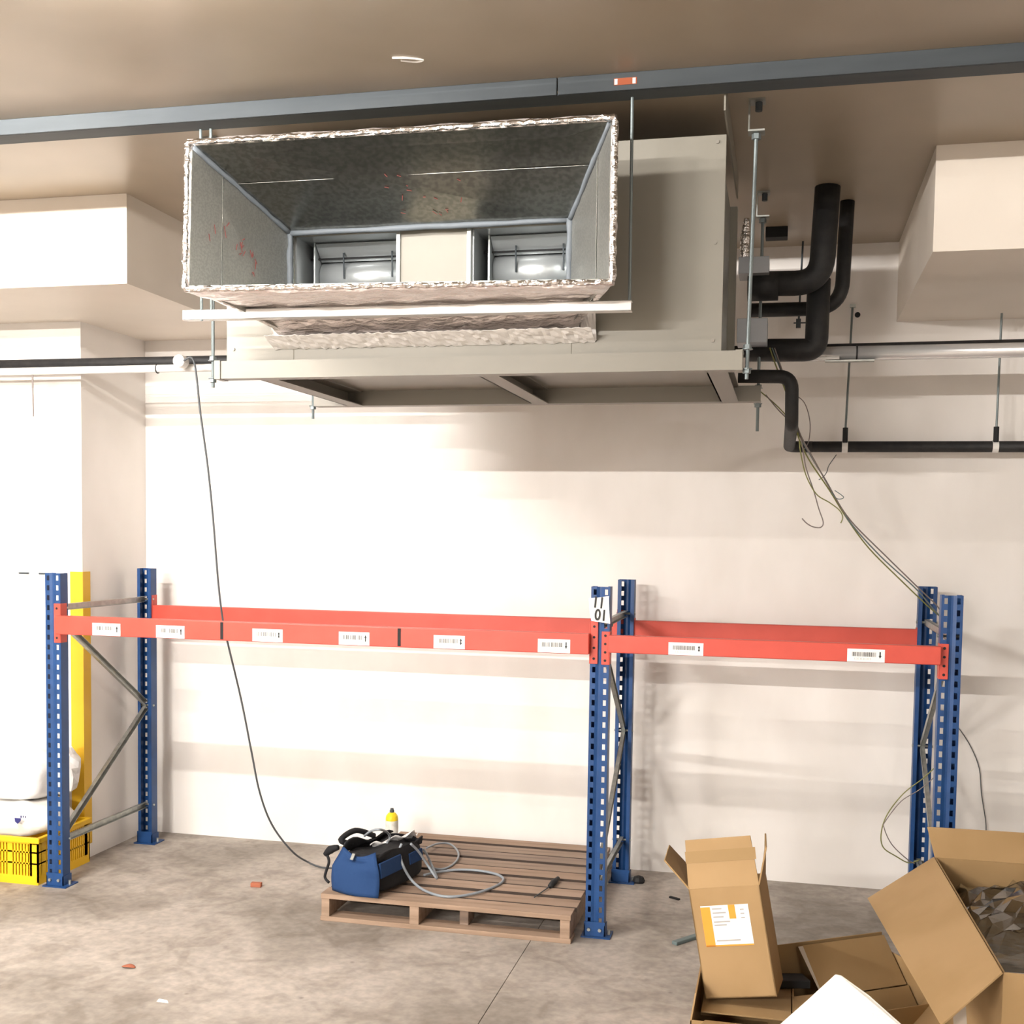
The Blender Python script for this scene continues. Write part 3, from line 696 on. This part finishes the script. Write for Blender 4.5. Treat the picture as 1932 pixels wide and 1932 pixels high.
# open dark top flaps
def flap(i, j):
    q = B0 + ax * (.06 + .1 * j) + ln * (i * .95 + .03); z = ez + .175 + .055 * j * (1 + .3 * math.sin(i * 9)) - .05 * i * j
    return (q.x, q.y, z)
put('flap', grid_mesh(flap, 12, 6), 'bag_black', b, smooth=True, solid=0.008)
def flap2(i, j):
    q = B1 - ax * (.10 - .02 * j) + ln * (i * .9 + .03); return (q.x, q.y, ez + .155 + .03 * j * (1 + .4 * math.sin(i * 7)))
put('flap', grid_mesh(flap2, 12, 4), 'bag_black', b, smooth=True, solid=0.008)
def lin(i, j):
    q = B0 + ax * (.12 + .76 * j) + ln * (i * .9 + .05); return (q.x, q.y, ez + .165 + .012 * math.sin(i * 8 + j * 5))
put('lining', grid_mesh(lin, 8, 6), 'bag_black', b, smooth=True, solid=0.004)
put('handle', MB().tube([B0 + ln * .2 + V((.02, 0, .20)), B0 + ln * .1 + V((.0, -.02, .235)), B0 + ln * .35 + V((.0, .0, .25)), B0 + ln * .6 + V((.03, 0, .20))], 0.014, 8, smooth=6), 'bag_black', b, smooth=True)
put('strap', MB().tube([B0 + V((-.02, .02, .20)), B0 + V((-.055, .02, .165)), B0 + V((-.04, .0, .13)), B0 + V((-.06, .0, .06)), B0 + V((-.035, -.01, .035))], 0.007, 8, smooth=6), 'bag_black', b, smooth=True)
put('strap_pad', MB().tube([B0 + V((-.068, .02, .158)), B0 + V((-.04, .02, .185)), B0 + V((.0, .02, .20))], [0.012, 0.02, 0.012], 8, smooth=4), 'bag_black', b, smooth=True)
put('buckle', MB().slab([B0 + ax * .40 + ln * -.075 + V((0, 0, .168)), B0 + ax * .47 + ln * -.08 + V((0, 0, .168)), B0 + ax * .49 + ln * -.05 + V((0, 0, .195)), B0 + ax * .42 + ln * -.045 + V((0, 0, .195))], 0.004), 'galv', b)
rag = tag(put('plastic_wrap', grid_mesh(lambda i, j: (-1.93 + .17 * i, 5.30 + .17 * i + .07 * j, ez + .175 + .035 * i + .012 * math.sin(i * 14 + j * 6) - .03 * j), 14, 6), 'sack_w', smooth=True, solid=0.003), 'translucent white plastic wrap lying over the tool bag', 'wrap')
# gas canister
c = thing('gas_canister', (-2.035, 5.93, 0.131), 'yellow gas canister with a pale label standing on the pallet behind the bag', 'canister')
put('body', MB().lathe((-2.035, 5.93, 0.131), [(.030, 0), (.034, .004), (.034, .150), (.031, .166), (.020, .180), (.013, .184)], 24), 'can_y', c, smooth=False)
put('label_sleeve', MB().lathe((-2.035, 5.93, 0.131), [(.0343, .026), (.0346, .027), (.0346, .140), (.0343, .141)], 24), 'can_w', c)
put('valve', MB().lathe((-2.035, 5.93, 0.131), [(.012, .184), (.012, .196), (.009, .200), (.009, .206)], 14), 'steel_grey', c)
# hoses
hz = 0.137
hs = tag(put('hose', MB().tube([(-1.763, 5.285, 0.33), (-1.768, 5.269, 0.3), (-1.742, 5.241, 0.24), (-1.7, 5.261, 0.16), (-1.606, 5.192, 0.137), (-1.487, 5.143, 0.137), (-1.381, 5.223, 0.137), (-1.312, 5.362, 0.137), (-1.3, 5.472, 0.137), (-1.351, 5.55, 0.137), (-1.451, 5.587, 0.137), (-1.558, 5.576, 0.137), (-1.638, 5.515, 0.137), (-1.69, 5.416, 0.145)], 0.0065, 8, smooth=6), 'hose', smooth=True), 'grey hose lying in a wide loop on the pallet boards', 'hose', 'grey hoses by the tool bag')
tag(put('hose', MB().tube([(-1.732, 5.332, 0.32), (-1.707, 5.38, 0.27), (-1.678, 5.422, 0.2), (-1.622, 5.408, 0.137), (-1.669, 5.507, 0.15), (-1.729, 5.584, 0.2), (-1.755, 5.604, 0.22)], 0.0065, 8, smooth=6), 'hose', smooth=True), 'grey hose hanging in a narrow fold from the tool bag', 'hose', 'grey hoses by the tool bag')
tag(put('hose', MB().tube([(-1.808, 5.837, 0.16), (-1.789, 5.969, 0.15), (-1.736, 6.022, 0.14), (-1.66, 5.913, 0.137), (-1.616, 5.768, 0.137), (-1.615, 5.627, 0.137), (-1.646, 5.56, 0.137), (-1.705, 5.572, 0.137)], 0.0055, 8, smooth=6), 'hose', smooth=True), 'grey hose in a small loop behind the tool bag', 'hose', 'grey hoses by the tool bag')
tag(put('hose', MB().tube([(-1.946, 5.266, 0.36), (-1.894, 5.215, 0.4), (-1.84, 5.181, 0.42), (-1.84, 5.29, 0.38), (-1.843, 5.344, 0.34), (-1.837, 5.283, 0.33)], 0.006, 8, smooth=6), 'hose', smooth=True), 'pale hose arching up out of the open bag top', 'hose', 'grey hoses by the tool bag')
s = thing('screwdriver', (-1.057, 5.517, 0.131), 'small dark screwdriver lying on the pallet boards', 'screwdriver')
put('handle', MB().tube([(-1.056, 5.418, 0.142), (-1.052, 5.49, 0.142), (-1.044, 5.555, 0.142)], [.012, .015, .010], 10), 'dark', s, smooth=True)
put('shaft', MB().tube([(-1.099, 5.254, 0.134), (-1.057, 5.421, 0.141)], 0.0028, 8), 'steel_grey', s)

# hanging cable from the junction box to the bag
tag(put('cable', MB().tube([(-2.955, 5.36, 2.672), (-2.899, 5.36, 2.667), (-2.864, 5.36, 2.409), (-2.835, 5.38, 2.147), (-2.816, 5.4, 1.882), (-2.798, 5.42, 1.56), (-2.781, 5.44, 1.356), (-2.76, 5.45, 1.248), (-2.711, 5.5, 0.957), (-2.676, 5.55, 0.673), (-2.654, 5.6, 0.455), (-2.612, 5.66, 0.271), (-2.535, 5.74, 0.115), (-2.502, 5.876, 0.02), (-2.409, 5.84, 0.008), (-2.323, 5.801, 0.02)], 0.0052, 8, smooth=6), 'cable', smooth=True), 'grey cable hanging from the round junction box down to the pallet', 'cable')

# ================================================================ crate, sacks, corner guard at the pier
cr = thing('crate', (-3.93, 5.39, 0), 'yellow slatted plastic crate beside the rack foot', 'crate')
X0, X1, Y0, Y1, ZT = -4.25, -3.672, 5.165, 5.62, 0.245
put('base', MB().box(X0, X1, Y0, Y1, 0, 0.012), 'yellow', cr)
put('rim', MB().box(X0 - .01, X1 + .012, Y0 - .012, Y0 + .012, ZT - .028, ZT).box(X0 - .01, X1 + .012, Y1 - .012, Y1 + .008, ZT - .028, ZT).box(X1 - .012, X1 + .012, Y0, Y1, ZT - .028, ZT).box(X0 - .01, X0 + .012, Y0, Y1, ZT - .028, ZT), 'yellow', cr, bevel=0.004)
def slats(along, fixed, a0, a1, name):
    n = int((a1 - a0) / 0.0165)
    solid = [a0, a0 + .045]
    mb = MB()
    def bx(u0, u1, z0, z1, t=0.008):
        if along == 'x': return (u0, u1, fixed, fixed + t, z0, z1)
        return (fixed - t, fixed, u0, u1, z0, z1)
    put('panel_frame', MB().box(*bx(a0, a1, 0.012, 0.045)).box(*bx(a1 - .048, a1, .045, ZT - .02)).box(*bx(a0, a0 + .03, .045, ZT - .02)).box(*bx(a0, a1, .105, .113)).box(*bx(a0, a1, .163, .171)).box(*bx(a0, a1, .21, ZT - .02)), 'yellow', cr)
    u = a0 + .03
    k = 0
    while u < a1 - .055:
        w = 0.0105 if k % 9 else 0.03
        put('slat', MB().box(*bx(u + (.006 if k else -.004), u + .006 + w, .045, .21)), 'yellow', cr); u += w + 0.0075; k += 1
    put('corner_web', MB().box(*bx(u + .004, a1 - .047, .045, .21)), 'yellow', cr)
slats('x', Y0, X0, X1, 'front')
slats('y', X1, Y0, Y1, 'side')
put('back_panel', MB().box(X0, X1, Y1 - .008, Y1, .012, ZT - .02).box(X0, X0 + .008, Y0, Y1, .012, ZT - .02), 'yellow', cr)

def blob(name, m, c, r, seed, label, cat, group=None, flat=0.0, parent=None, amp=.08):
    rnd = random.Random(seed); ph = [rnd.uniform(0, 6.3) for _ in range(8)]
    mb = MB(); nu, nv = 28, 16
    for j in range(nv + 1):
        th = math.pi * j / nv
        for i in range(nu):
            a = 2 * math.pi * i / nu
            x, y, z = math.sin(th) * math.cos(a), math.sin(th) * math.sin(a), math.cos(th)
            e = 0.55
            sx = math.copysign(abs(x) ** e, x); sy = math.copysign(abs(y) ** e, y); sz = math.copysign(abs(z) ** .75, z)
            k = 1 + amp * (math.sin(3 * a + ph[0] + 2 * z) * .5 + math.sin(5 * a + ph[1] - 4 * z) * .35 + math.sin(7 * z + ph[2] + a) * .4)
            zz = max(sz * k, -1 + flat)
            mb.v.append(V((c[0] + r[0] * sx * k, c[1] + r[1] * sy * k, c[2] + r[2] * zz)))
    for j in range(nv):
        for i in range(nu):
            i2 = (i + 1) % nu; mb.f.append((j * nu + i, (j + 1) * nu + i, (j + 1) * nu + i2, j * nu + i2))
    o = put(name, mb, m, parent, smooth=True)
    if cat: tag(o, label, cat, group)
    return o
sk = thing('sack', (-3.96, 5.4, 0.245), 'full white woven sack with a small navy print in the crate', 'sack', 'white sacks on the crate')
blob('sack_body', 'sack', (-3.955, 5.385, 0.295), (0.275, 0.205, 0.095), 3, None, None, flat=.35, parent=sk)
pr = (-3.804, 5.18, 0.33)
put('print', MB().slab([(-3.81, 5.172, 0.339), (-3.773, 5.172, 0.339), (-3.776, 5.172, 0.325), (-3.792, 5.172, 0.31), (-3.807, 5.172, 0.32)], .003).box(pr[0] + .028, pr[0] + .033, 5.17, 5.174, pr[2] + .012, pr[2] + .024).box(pr[0] + .042, pr[0] + .045, 5.17, 5.174, pr[2] + .014, pr[2] + .024).box(pr[0] + .055, pr[0] + .058, 5.17, 5.174, pr[2] + .014, pr[2] + .022), 'navy', sk)
blob('sack', 'sack_w', (-4.03, 5.42, 0.505), (0.27, 0.17, 0.135), 11, 'bulging white plastic bag on top of the sack', 'sack', 'white sacks on the crate', flat=.2)
rk = random.Random(9)
def crumpled(i, j):
    a = 2 * math.pi * (i % 1.0); th = math.pi * (.06 + .88 * j); q = rk.uniform(.72, 1.12)
    return (-3.722 + .085 * math.sin(th) * math.cos(a) * q, 5.475 + .10 * math.sin(th) * math.sin(a) * q, .53 + .135 * math.cos(th) * rk.uniform(.85, 1.1))
cb = grid_mesh(crumpled, 13, 9)
for j in range(10): cb.v[13 * 10 + j] = cb.v[j].copy()
tag(put('sack', cb, 'sack_w', solid=0.003), 'small crumpled white plastic bag against the yellow guard', 'sack', 'white sacks on the crate')
g = thing('corner_guard', (-3.72, 5.64, 0.08), 'tall yellow corner guard on the edge of the pier', 'corner guard')
put('guard_leaf', MB().box(-3.79, -3.712, 5.634, 5.642, 0.08, 1.59), 'guard', g)
put('guard_leaf', MB().box(-3.72, -3.712, 5.642, 5.705, 0.08, 1.59), 'guard', g)
nt_ = thing('notice_sheet', (-4.0, 5.63, 1.3), 'white notice sheet held by two grey clips on the pier', 'notice')
put('sheet', MB().box(-4.16, -3.86, 5.636, 5.6415, 1.17, 1.575), 'white', nt_)
for x in (-4.105, -3.98): put('clip', MB().box(x, x + .06, 5.628, 5.637, 1.571, 1.580), 'steel_grey', nt_)
put('print', MB().box(-4.085, -4.05, 5.6352, 5.6362, 1.489, 1.492).box(-3.985, -3.96, 5.6352, 5.6362, 1.488, 1.492), 'grey_ink', nt_)

# ================================================================ wires on the right
def wire(path, m, label, r=0.0032, group='loose wires from the unit to the rack'):
    tag(put('wire', MB().tube(path, r, 6, smooth=6), m, smooth=True), label, 'wire', group)
S0 = (-0.08, 5.28, 2.66)
wire([S0, (-0.048, 5.3, 2.585), (0.006, 5.35, 2.452), (0.04, 5.4, 2.312), (0.102, 5.5, 2.205), (0.179, 5.6, 2.09), (0.282, 5.68, 1.921), (0.435, 5.75, 1.754), (0.6, 5.8, 1.606), (0.698, 5.86, 1.5), (0.736, 5.9, 1.46)], 'teal', 'grey green wire, outermost of the bundle sagging from the unit to the rack')
wire([(-0.07, 5.28, 2.66), (-0.034, 5.3, 2.562), (0.015, 5.35, 2.429), (0.047, 5.4, 2.304), (0.117, 5.5, 2.186), (0.199, 5.6, 2.053), (0.294, 5.68, 1.916), (0.464, 5.75, 1.75), (0.616, 5.8, 1.606), (0.705, 5.86, 1.525), (0.747, 5.9, 1.473)], 'brownw', 'grey brown wire in the middle of the bundle sagging from the unit to the rack')
wire([(-0.09, 5.27, 2.66), (-0.062, 5.3, 2.586), (-0.003, 5.35, 2.44), (0.035, 5.4, 2.305), (0.091, 5.5, 2.193), (0.192, 5.6, 2.053), (0.277, 5.68, 1.926), (0.386, 5.75, 1.786), (0.539, 5.8, 1.637), (0.656, 5.86, 1.529), (0.723, 5.9, 1.472)], 'olive', 'green yellow wire, lowest of the bundle sagging from the unit to the rack')
wire([(-0.102, 5.3, 2.459), (-0.043, 5.35, 2.394), (0.028, 5.4, 2.328), (0.057, 5.42, 2.271), (0.08, 5.45, 2.154), (0.118, 5.48, 2.048), (0.144, 5.5, 1.965), (0.165, 5.5, 1.905), (0.154, 5.5, 1.881), (0.121, 5.5, 1.883), (0.092, 5.5, 1.899), (0.071, 5.5, 1.921)], 'brownw', 'loose wire tail curling into a hook below the drain pipe', 0.0026)
wire([(-0.136, 5.3, 2.483), (-0.043, 5.35, 2.406), (0.035, 5.4, 2.316), (0.054, 5.42, 2.223), (0.081, 5.45, 2.118), (0.13, 5.48, 2.032), (0.19, 5.5, 1.994), (0.233, 5.5, 1.961), (0.25, 5.5, 1.93), (0.242, 5.5, 1.901)], 'olive', 'loose wire tail ending beside the bundle, shorter than the hooked one', 0.0026)
wire([(0.024, 5.35, 2.463), (0.066, 5.4, 2.433), (0.092, 5.42, 2.353), (0.09, 5.45, 2.268), (0.067, 5.5, 2.229)], 'brownw', 'thin wire bowing out beside the drain trap', 0.0022)
wire([(0.233, 6, 2.243), (0.196, 5.9, 2.185), (0.184, 5.8, 2.149), (0.165, 5.7, 2.119), (0.144, 5.62, 2.103)], 'teal', 'thin bluish wire hanging from the drain clip to the bundle', 0.0022)
wire([(0.215, 5.6, 2.053), (0.256, 5.6, 2.022), (0.228, 5.6, 2.014), (0.199, 5.6, 2.046)], 'teal', 'tiny wire loop sticking out of the bundle', 0.0022)
wire([(0.696, 5.6, 0.789), (0.645, 5.62, 0.728), (0.568, 5.64, 0.652), (0.502, 5.66, 0.547), (0.478, 5.68, 0.453), (0.488, 5.68, 0.382), (0.548, 5.7, 0.338), (0.611, 5.72, 0.305), (0.66, 5.74, 0.319)], 'olive', 'olive wire looping out wide beside the last rack frame', 0.0028, 'looped wires at the last rack frame')
wire([(0.707, 5.6, 0.756), (0.635, 5.62, 0.678), (0.558, 5.64, 0.614), (0.492, 5.66, 0.509), (0.488, 5.66, 0.478), (0.525, 5.68, 0.4), (0.591, 5.7, 0.334), (0.637, 5.72, 0.302)], 'brownw', 'brown wire looping inside the olive one beside the last rack frame', 0.0024, 'looped wires at the last rack frame')
wire([(0.75, 6.27, 1.0), (0.897, 6.28, 0.861), (0.987, 6.28, 0.696), (1.011, 6.28, 0.534), (1.037, 6.28, 0.385), (1.032, 6.28, 0.316), (0.99, 6.27, 0.3), (0.99, 6.26, 0.012)], 'cable', 'thin grey wire hanging on the wall beyond the last rack frame', 0.0024)

# ================================================================ bits on the floor
tag(put('brick_chip', MB().obox((-2.626, 5.432, -0), (.055, .005, 0), (-.004, .03, 0), (0, 0, .022)), 'brick', bevel=0.003), 'small broken piece of red brick on the floor', 'brick')
tag(put('rag_scrap', MB().lathe((-0.706, 6.063, 0), [(.03, 0), (.034, .012), (.026, .03), (.01, .036)], 9), 'dark'), 'small black scrap beside the middle rack foot', 'scrap')
tag(put('offcut', MB().bar(V((-0.436, 5.168, 0)) + V((0, 0, .008)), V((-0.337, 5.302, 0)) + V((0, 0, .008)), 0.03, 0.016), 'teal', bevel=0.003), 'dark grey flat offcut on the floor by the tall carton', 'offcut')
tag(put('leaf', grid_mesh(lambda i, j: ((-2.621, 4.284, 0)[0] + .06 * (i - .5), (-2.621, 4.284, 0)[1] + .035 * (j - .5) * math.sin(math.pi * (.08 + .84 * i)), .004 + .006 * math.sin(i * 3)), 8, 4), 'brick', smooth=True, solid=0.002), 'dry brown leaf on the bare floor', 'leaf')
for k, (x, y, l) in enumerate((((615), 1708, 'tiny white paper fleck on the floor left of the pallet'),)):
    pass
tag(put('paper_fleck', MB().slab([(-2.325, 3.997, 0.003), (-2.274, 3.995, 0.003), (-2.291, 4.017, 0.003), (-2.33, 4.023, 0.003)], 0.002), 'white'), 'small white paper fleck on the bare floor', 'paper')
tag(put('wood_chip', MB().obox((-0.525, 5.844, 0), (.05, -.03, 0), (.008, .012, 0), (0, 0, .008)), 'dark'), 'thin dark chip on the floor near the tall carton', 'chip')

tag(put('drop_rod', MB().tube([(-3.887, 5.46, 2.639), (-3.883, 5.46, 2.412)], [0.005, 0.0035], 8), 'brownw'), 'short thin rod hanging from the white conduit before the pier', 'rod')

# ================================================================ cardboard cartons
def panel(name, corners, parent, m='card', t=0.006, label=None):
    return put(name, MB().slab(corners, t), m, parent, bevel=0.0012, label=label)
def cut_edge(corners, parent):
    pass
# tall narrow carton leaning to the left
tb = thing('carton', (-0.10, 4.2, 0.195), 'tall narrow open carton with an orange and white shipping label', 'carton', 'opened cartons')
O = V((-0.231, 4.10, 0.196)); U = V((0.247, -0.022, 0.043)); VV = V((-0.072, 0.03, 0.380)); DD = U.cross(VV).normalized() * -0.20
if DD.y < 0: DD = -DD
c000, c100, c010, c110 = O, O + U, O + VV, O + U + VV
panel('front_panel', [c000, c100, c110, c010], tb)
panel('back_panel', [c100 + DD, c000 + DD, c010 + DD, c110 + DD], tb, 'card_d')
panel('side_panel', [c000 + DD, c000, c010, c010 + DD], tb)
panel('side_panel', [c100, c100 + DD, c110 + DD, c110], tb)
panel('bottom_panel', [c000, c000 + DD, c100 + DD, c100], tb)
vn = VV.normalized(); un = U.normalized(); dn = DD.normalized()
f1 = c010 + vn * .165 + dn * .055; f2 = c110 + vn * .165 + dn * .055
ff = panel('front_flap', [c010, c110, f2 - un * .012, f1 + un * .004], tb)
def on_face(a, b, name, parent, m, off=0.0008, o=c000, uu=U, vv=VV):
    (x0, y0), (x1, y1) = a, b; nrm = -dn * off
    return put(name, MB().slab([o + uu * x0 + vv * y0 + nrm, o + uu * x1 + vv * y0 + nrm, o + uu * x1 + vv * y1 + nrm, o + uu * x0 + vv * y1 + nrm], 0.0006), m, parent)
tp = f1 - c010; ta_ = (f2 - un * .012) - (f1 + un * .004)
nf = U.cross(tp).normalized(); nf = nf if nf.y < 0 else -nf
put('tape_strip', MB().slab([c010 + tp * .52 + nf * .001, c110 + (f2 - c110) * .52 + nf * .001, c110 + (f2 - c110) * .76 + nf * .001, c010 + tp * .76 + nf * .001], 0.0006), 'tape', ff)
panel('side_flap', [c010 + DD, c010, c010 - un * .075 + vn * .105 + dn * .01, c010 + DD * .85 - un * .085 + vn * .13], tb, 'card_d')
panel('side_flap', [c110 + un * .002, c110 + DD, c110 + DD * .8 + un * .03 + vn * .15, c110 + un * .045 + vn * .125 + dn * .02], tb, 'card_d')
lb = on_face((.13, .47), (.80, .84), 'shipping_label', tb, 'white')
# label geometry is a little tilted on the carton, as in print
def pr(x0, y0, x1, y1, m, name): on_face((.13 + .67 * x0, .47 + .37 * y0), (.13 + .67 * x1, .47 + .37 * y1), name, lb, m, off=0.0016)
pr(0, .0, .20, .97, 'orange', 'print_block'); pr(.58, .66, .72, 1.0, 'orange', 'print_block'); pr(0, 0, 1, .035, 'orange', 'print_border')
for k, (a, b, w) in enumerate(((.24, .90, .20), (.24, .80, .28), (.24, .70, .22), (.24, .58, .34), (.24, .50, .26), (.24, .12, .5))):
    pr(a, b, a + w, b + .035, 'grey_ink', 'print_line')
for k in range(3): pr(.82, .86 - .1 * k, .9, .89 - .1 * k, 'grey_ink', 'print_line')

# low open carton that the tall one stands on
lo = thing('carton', (-0.1, 4.15, 0), 'low open carton with splayed flaps under the tall narrow one', 'carton', 'opened cartons')
lx0, lx1, ly0, ly1, lz = -0.272, 0.075, 3.93, 4.42, 0.185
panel('front_panel', [(lx0, ly0, 0), (lx1, ly0, 0), (lx1, ly0, lz), (lx0, ly0, lz)], lo)
panel('back_panel', [(lx1, ly1, 0), (lx0, ly1, 0), (lx0, ly1, lz), (lx1, ly1, lz)], lo)
panel('side_panel', [(lx0, ly1, 0), (lx0, ly0, 0), (lx0, ly0, lz), (lx0, ly1, lz)], lo)
panel('side_panel', [(lx1, ly0, 0), (lx1, ly1, 0), (lx1, ly1, lz), (lx1, ly0, lz)], lo)
panel('bottom_panel', [(lx0, ly0, 0.006), (lx1, ly0, 0.006), (lx1, ly1, 0.006), (lx0, ly1, 0.006)], lo)
panel('inner_pad', [(lx0 + .03, ly0 + .10, .180), (lx1 - .01, ly0 + .10, .180), (lx1 - .01, ly1 - .02, .185), (lx0 + .03, ly1 - .02, .185)], lo, 'card_d')
panel('side_flap', [(lx0, ly1, lz), (lx0, ly0, lz), (lx0 + .012, ly0 + .03, lz + .085), (lx0 + .012, ly1 - .03, lz + .085)], lo)
panel('front_flap', [(lx0 + .05, ly0, lz), (lx1 - .16, ly0, lz), (lx1 - .16, ly0 - .11, lz + .02), (lx0 + .03, ly0 - .11, lz + .015)], lo)
panel('side_flap', [(lx1, ly0 - .02, lz), (lx1, ly1 - .2, lz), (lx1 + .09, ly1 - .2, lz + .02), (lx1 + .10, ly0 - .02, lz + .01)], lo, 'card_d')

# carton with a taped back panel, behind
bk = thing('carton', (0.2, 4.6, 0), 'open carton with a silvery tape strip behind the white foam sheet', 'carton', 'opened cartons')
q0, q1 = V((-0.01, 4.41, 0)), V((0.41, 4.69, 0)); w = (q1 - q0); e = V((w.y, -w.x, 0)).normalized() * 0.30
hh = V((0, 0, 0.30))
panel('back_panel', [q0, q1, q1 + hh, q0 + hh], bk, 'card_d')
panel('side_panel', [q0 + e, q0, q0 + hh * .55, q0 + e + hh * .55], bk, 'card_d')
panel('side_panel', [q1, q1 + e, q1 + e + hh * .8, q1 + hh * .8], bk)
panel('front_panel', [q1 + e, q0 + e, q0 + e + hh * .45, q1 + e + hh * .45], bk)
panel('bottom_panel', [q0 + e + V((0, 0, .006)), q1 + e + V((0, 0, .006)), q1 + V((0, 0, .006)), q0 + V((0, 0, .006))], bk, 'card_d')
n_ = e.normalized()
panel('inner_flap', [q0 + w * .24 + n_ * .02 + hh * .98, q0 + w * .98 + n_ * .02 + hh * .98, q0 + w * .98 + n_ * .16 + hh * .5, q0 + w * .24 + n_ * .16 + hh * .5], bk, 'card_d')
panel('inner_flap', [q0 + w * .22 + n_ * .17 + hh * .5, q0 + w * .98 + n_ * .17 + hh * .5, q0 + w * .98 + n_ * .27 + hh * .15, q0 + w * .22 + n_ * .27 + hh * .15], bk, 'card_d')
put('tape_strip', MB().slab([q0 + w * .20 + n_ * .026 + hh * .985, q0 + w * .31 + n_ * .026 + hh * .985, q0 + w * .34 + n_ * .166 + hh * .5, q0 + w * .23 + n_ * .166 + hh * .5], 0.0006), 'gtape', bk)
panel('folded_flap', [q1 + e * .9 + hh * .5, q1 + e * 1.25 + hh * .42, q1 + e * 1.3 - w * .16 + hh * .18, q1 + e * .95 - w * .18 + hh * .22], bk)

# white foam sheet in front
fm = tag(put('foam_sheet', MB().slab([(-0.025, 3.75, 0.225), (0.487, 3.72, 0.255), (0.3, 3.8, 0.383), (0.214, 3.82, 0.432), (0.195, 3.82, 0.434), (0.117, 3.78, 0.364)], 0.03), 'foam', bevel=0.004), 'white foam sheet standing on its corner among the cartons', 'foam sheet')
fmc = tag(put('foam_block', MB().obox((0.03, 3.60, 0.0), (0.28, 0, 0), (0, 0.18, 0), (0, 0, 0.24)), 'foam', bevel=0.006), 'white foam block on the floor under the foam sheet', 'foam block')

# big carton with a wide flap
bg = thing('carton', (0.95, 4.1, 0), 'big open carton with a wide flap folded out and film wrap inside', 'carton', 'opened cartons')
gx0, gx1, gy0, gy1, gz = 0.600, 1.32, 3.51, 4.73, 0.60
gn = gx0 + 0.042
panel('side_panel', [(gx0, gy1, 0), (gn, gy0, 0), (gn, gy0, gz), (gx0, gy1, gz)], bg)
panel('side_panel', [(gx1, gy0, 0), (gx1, gy1, 0), (gx1, gy1, gz), (gx1, gy0, gz)], bg)
panel('back_panel', [(gx1, gy1, 0), (gx0, gy1, 0), (gx0, gy1, gz), (gx1, gy1, gz)], bg, 'card_d')
panel('front_panel', [(gn, gy0, 0), (gx1, gy0, 0), (gx1, gy0, gz), (gn, gy0, gz)], bg)
panel('bottom_panel', [(gn, gy0, 0.006), (gx1, gy0, 0.006), (gx1, gy1, 0.006), (gx0, gy1, 0.006)], bg, 'card_d')
panel('side_flap', [(0.598, 4.72, gz), (0.640, 3.50, gz), (0.466, 3.395, 0.469), (0.355, 4.7, 0.421)], bg)
panel('back_flap', [(gx0, gy1, gz), (gx1, gy1, gz), (gx1, gy1 + .10, gz + .10), (gx0 - .02, gy1 + .10, gz + .095)], bg)
panel('side_flap', [(gx1, gy0, gz), (gx1, gy1, gz), (gx1 - .06, gy1, gz + .22), (gx1 - .06, gy0, gz + .22)], bg, 'card_d')
panel('tape_strip', [(0.509, 3.5, 0.469), (0.543, 3.5, 0.495), (0.552, 3.5, 0.399), (0.515, 3.5, 0.387)], bg, 'gtape', t=0.001)
# packing in the big carton
rf = random.Random(4)
fh = [[rf.uniform(-1, 1) for _ in range(14)] for _ in range(16)]
def film(i, j):
    a = int(round(i * 15)); b = int(round(j * 13)); e = math.sin(math.pi * i) * math.sin(math.pi * j)
    return (0.64 + .60 * i + fh[a][b] * .012, 4.05 + .62 * j + fh[15 - a][b] * .014, 0.475 + 0.10 * e ** .5 + .022 * fh[a][13 - b] + .02 * j)
tag(put('film_wrap', grid_mesh(film, 15, 13), 'film', solid=0.0015), 'crumpled clear plastic film in the big carton', 'plastic film', 'packing in the big carton')
fo = tag(put('foil_pack', MB().box(0.68, 1.28, 3.60, 4.62, 0.02, 0.45), 'pack', bevel=0.03), 'shiny foil wrapped part lying in the big carton', 'part', 'packing in the big carton')
tag(put('edge_strip', MB().bar((0.68, 3.86, 0.468), (1.27, 3.90, 0.468), 0.02, 0.012), 'pvc'), 'white edge strip across the foil wrapped part', 'strip', 'packing in the big carton')
tag(put('dark_gap_block', MB().obox((0.02, 4.29, 0.186), (0.115, 0.03, 0), (-0.03, 0.07, 0), (0, 0, 0.03)), 'dark', bevel=0.003), 'small black block standing in for the dark gap between the tall carton and the taped one', 'gap block')  # black block added to stand in for the dark gap between the cartons
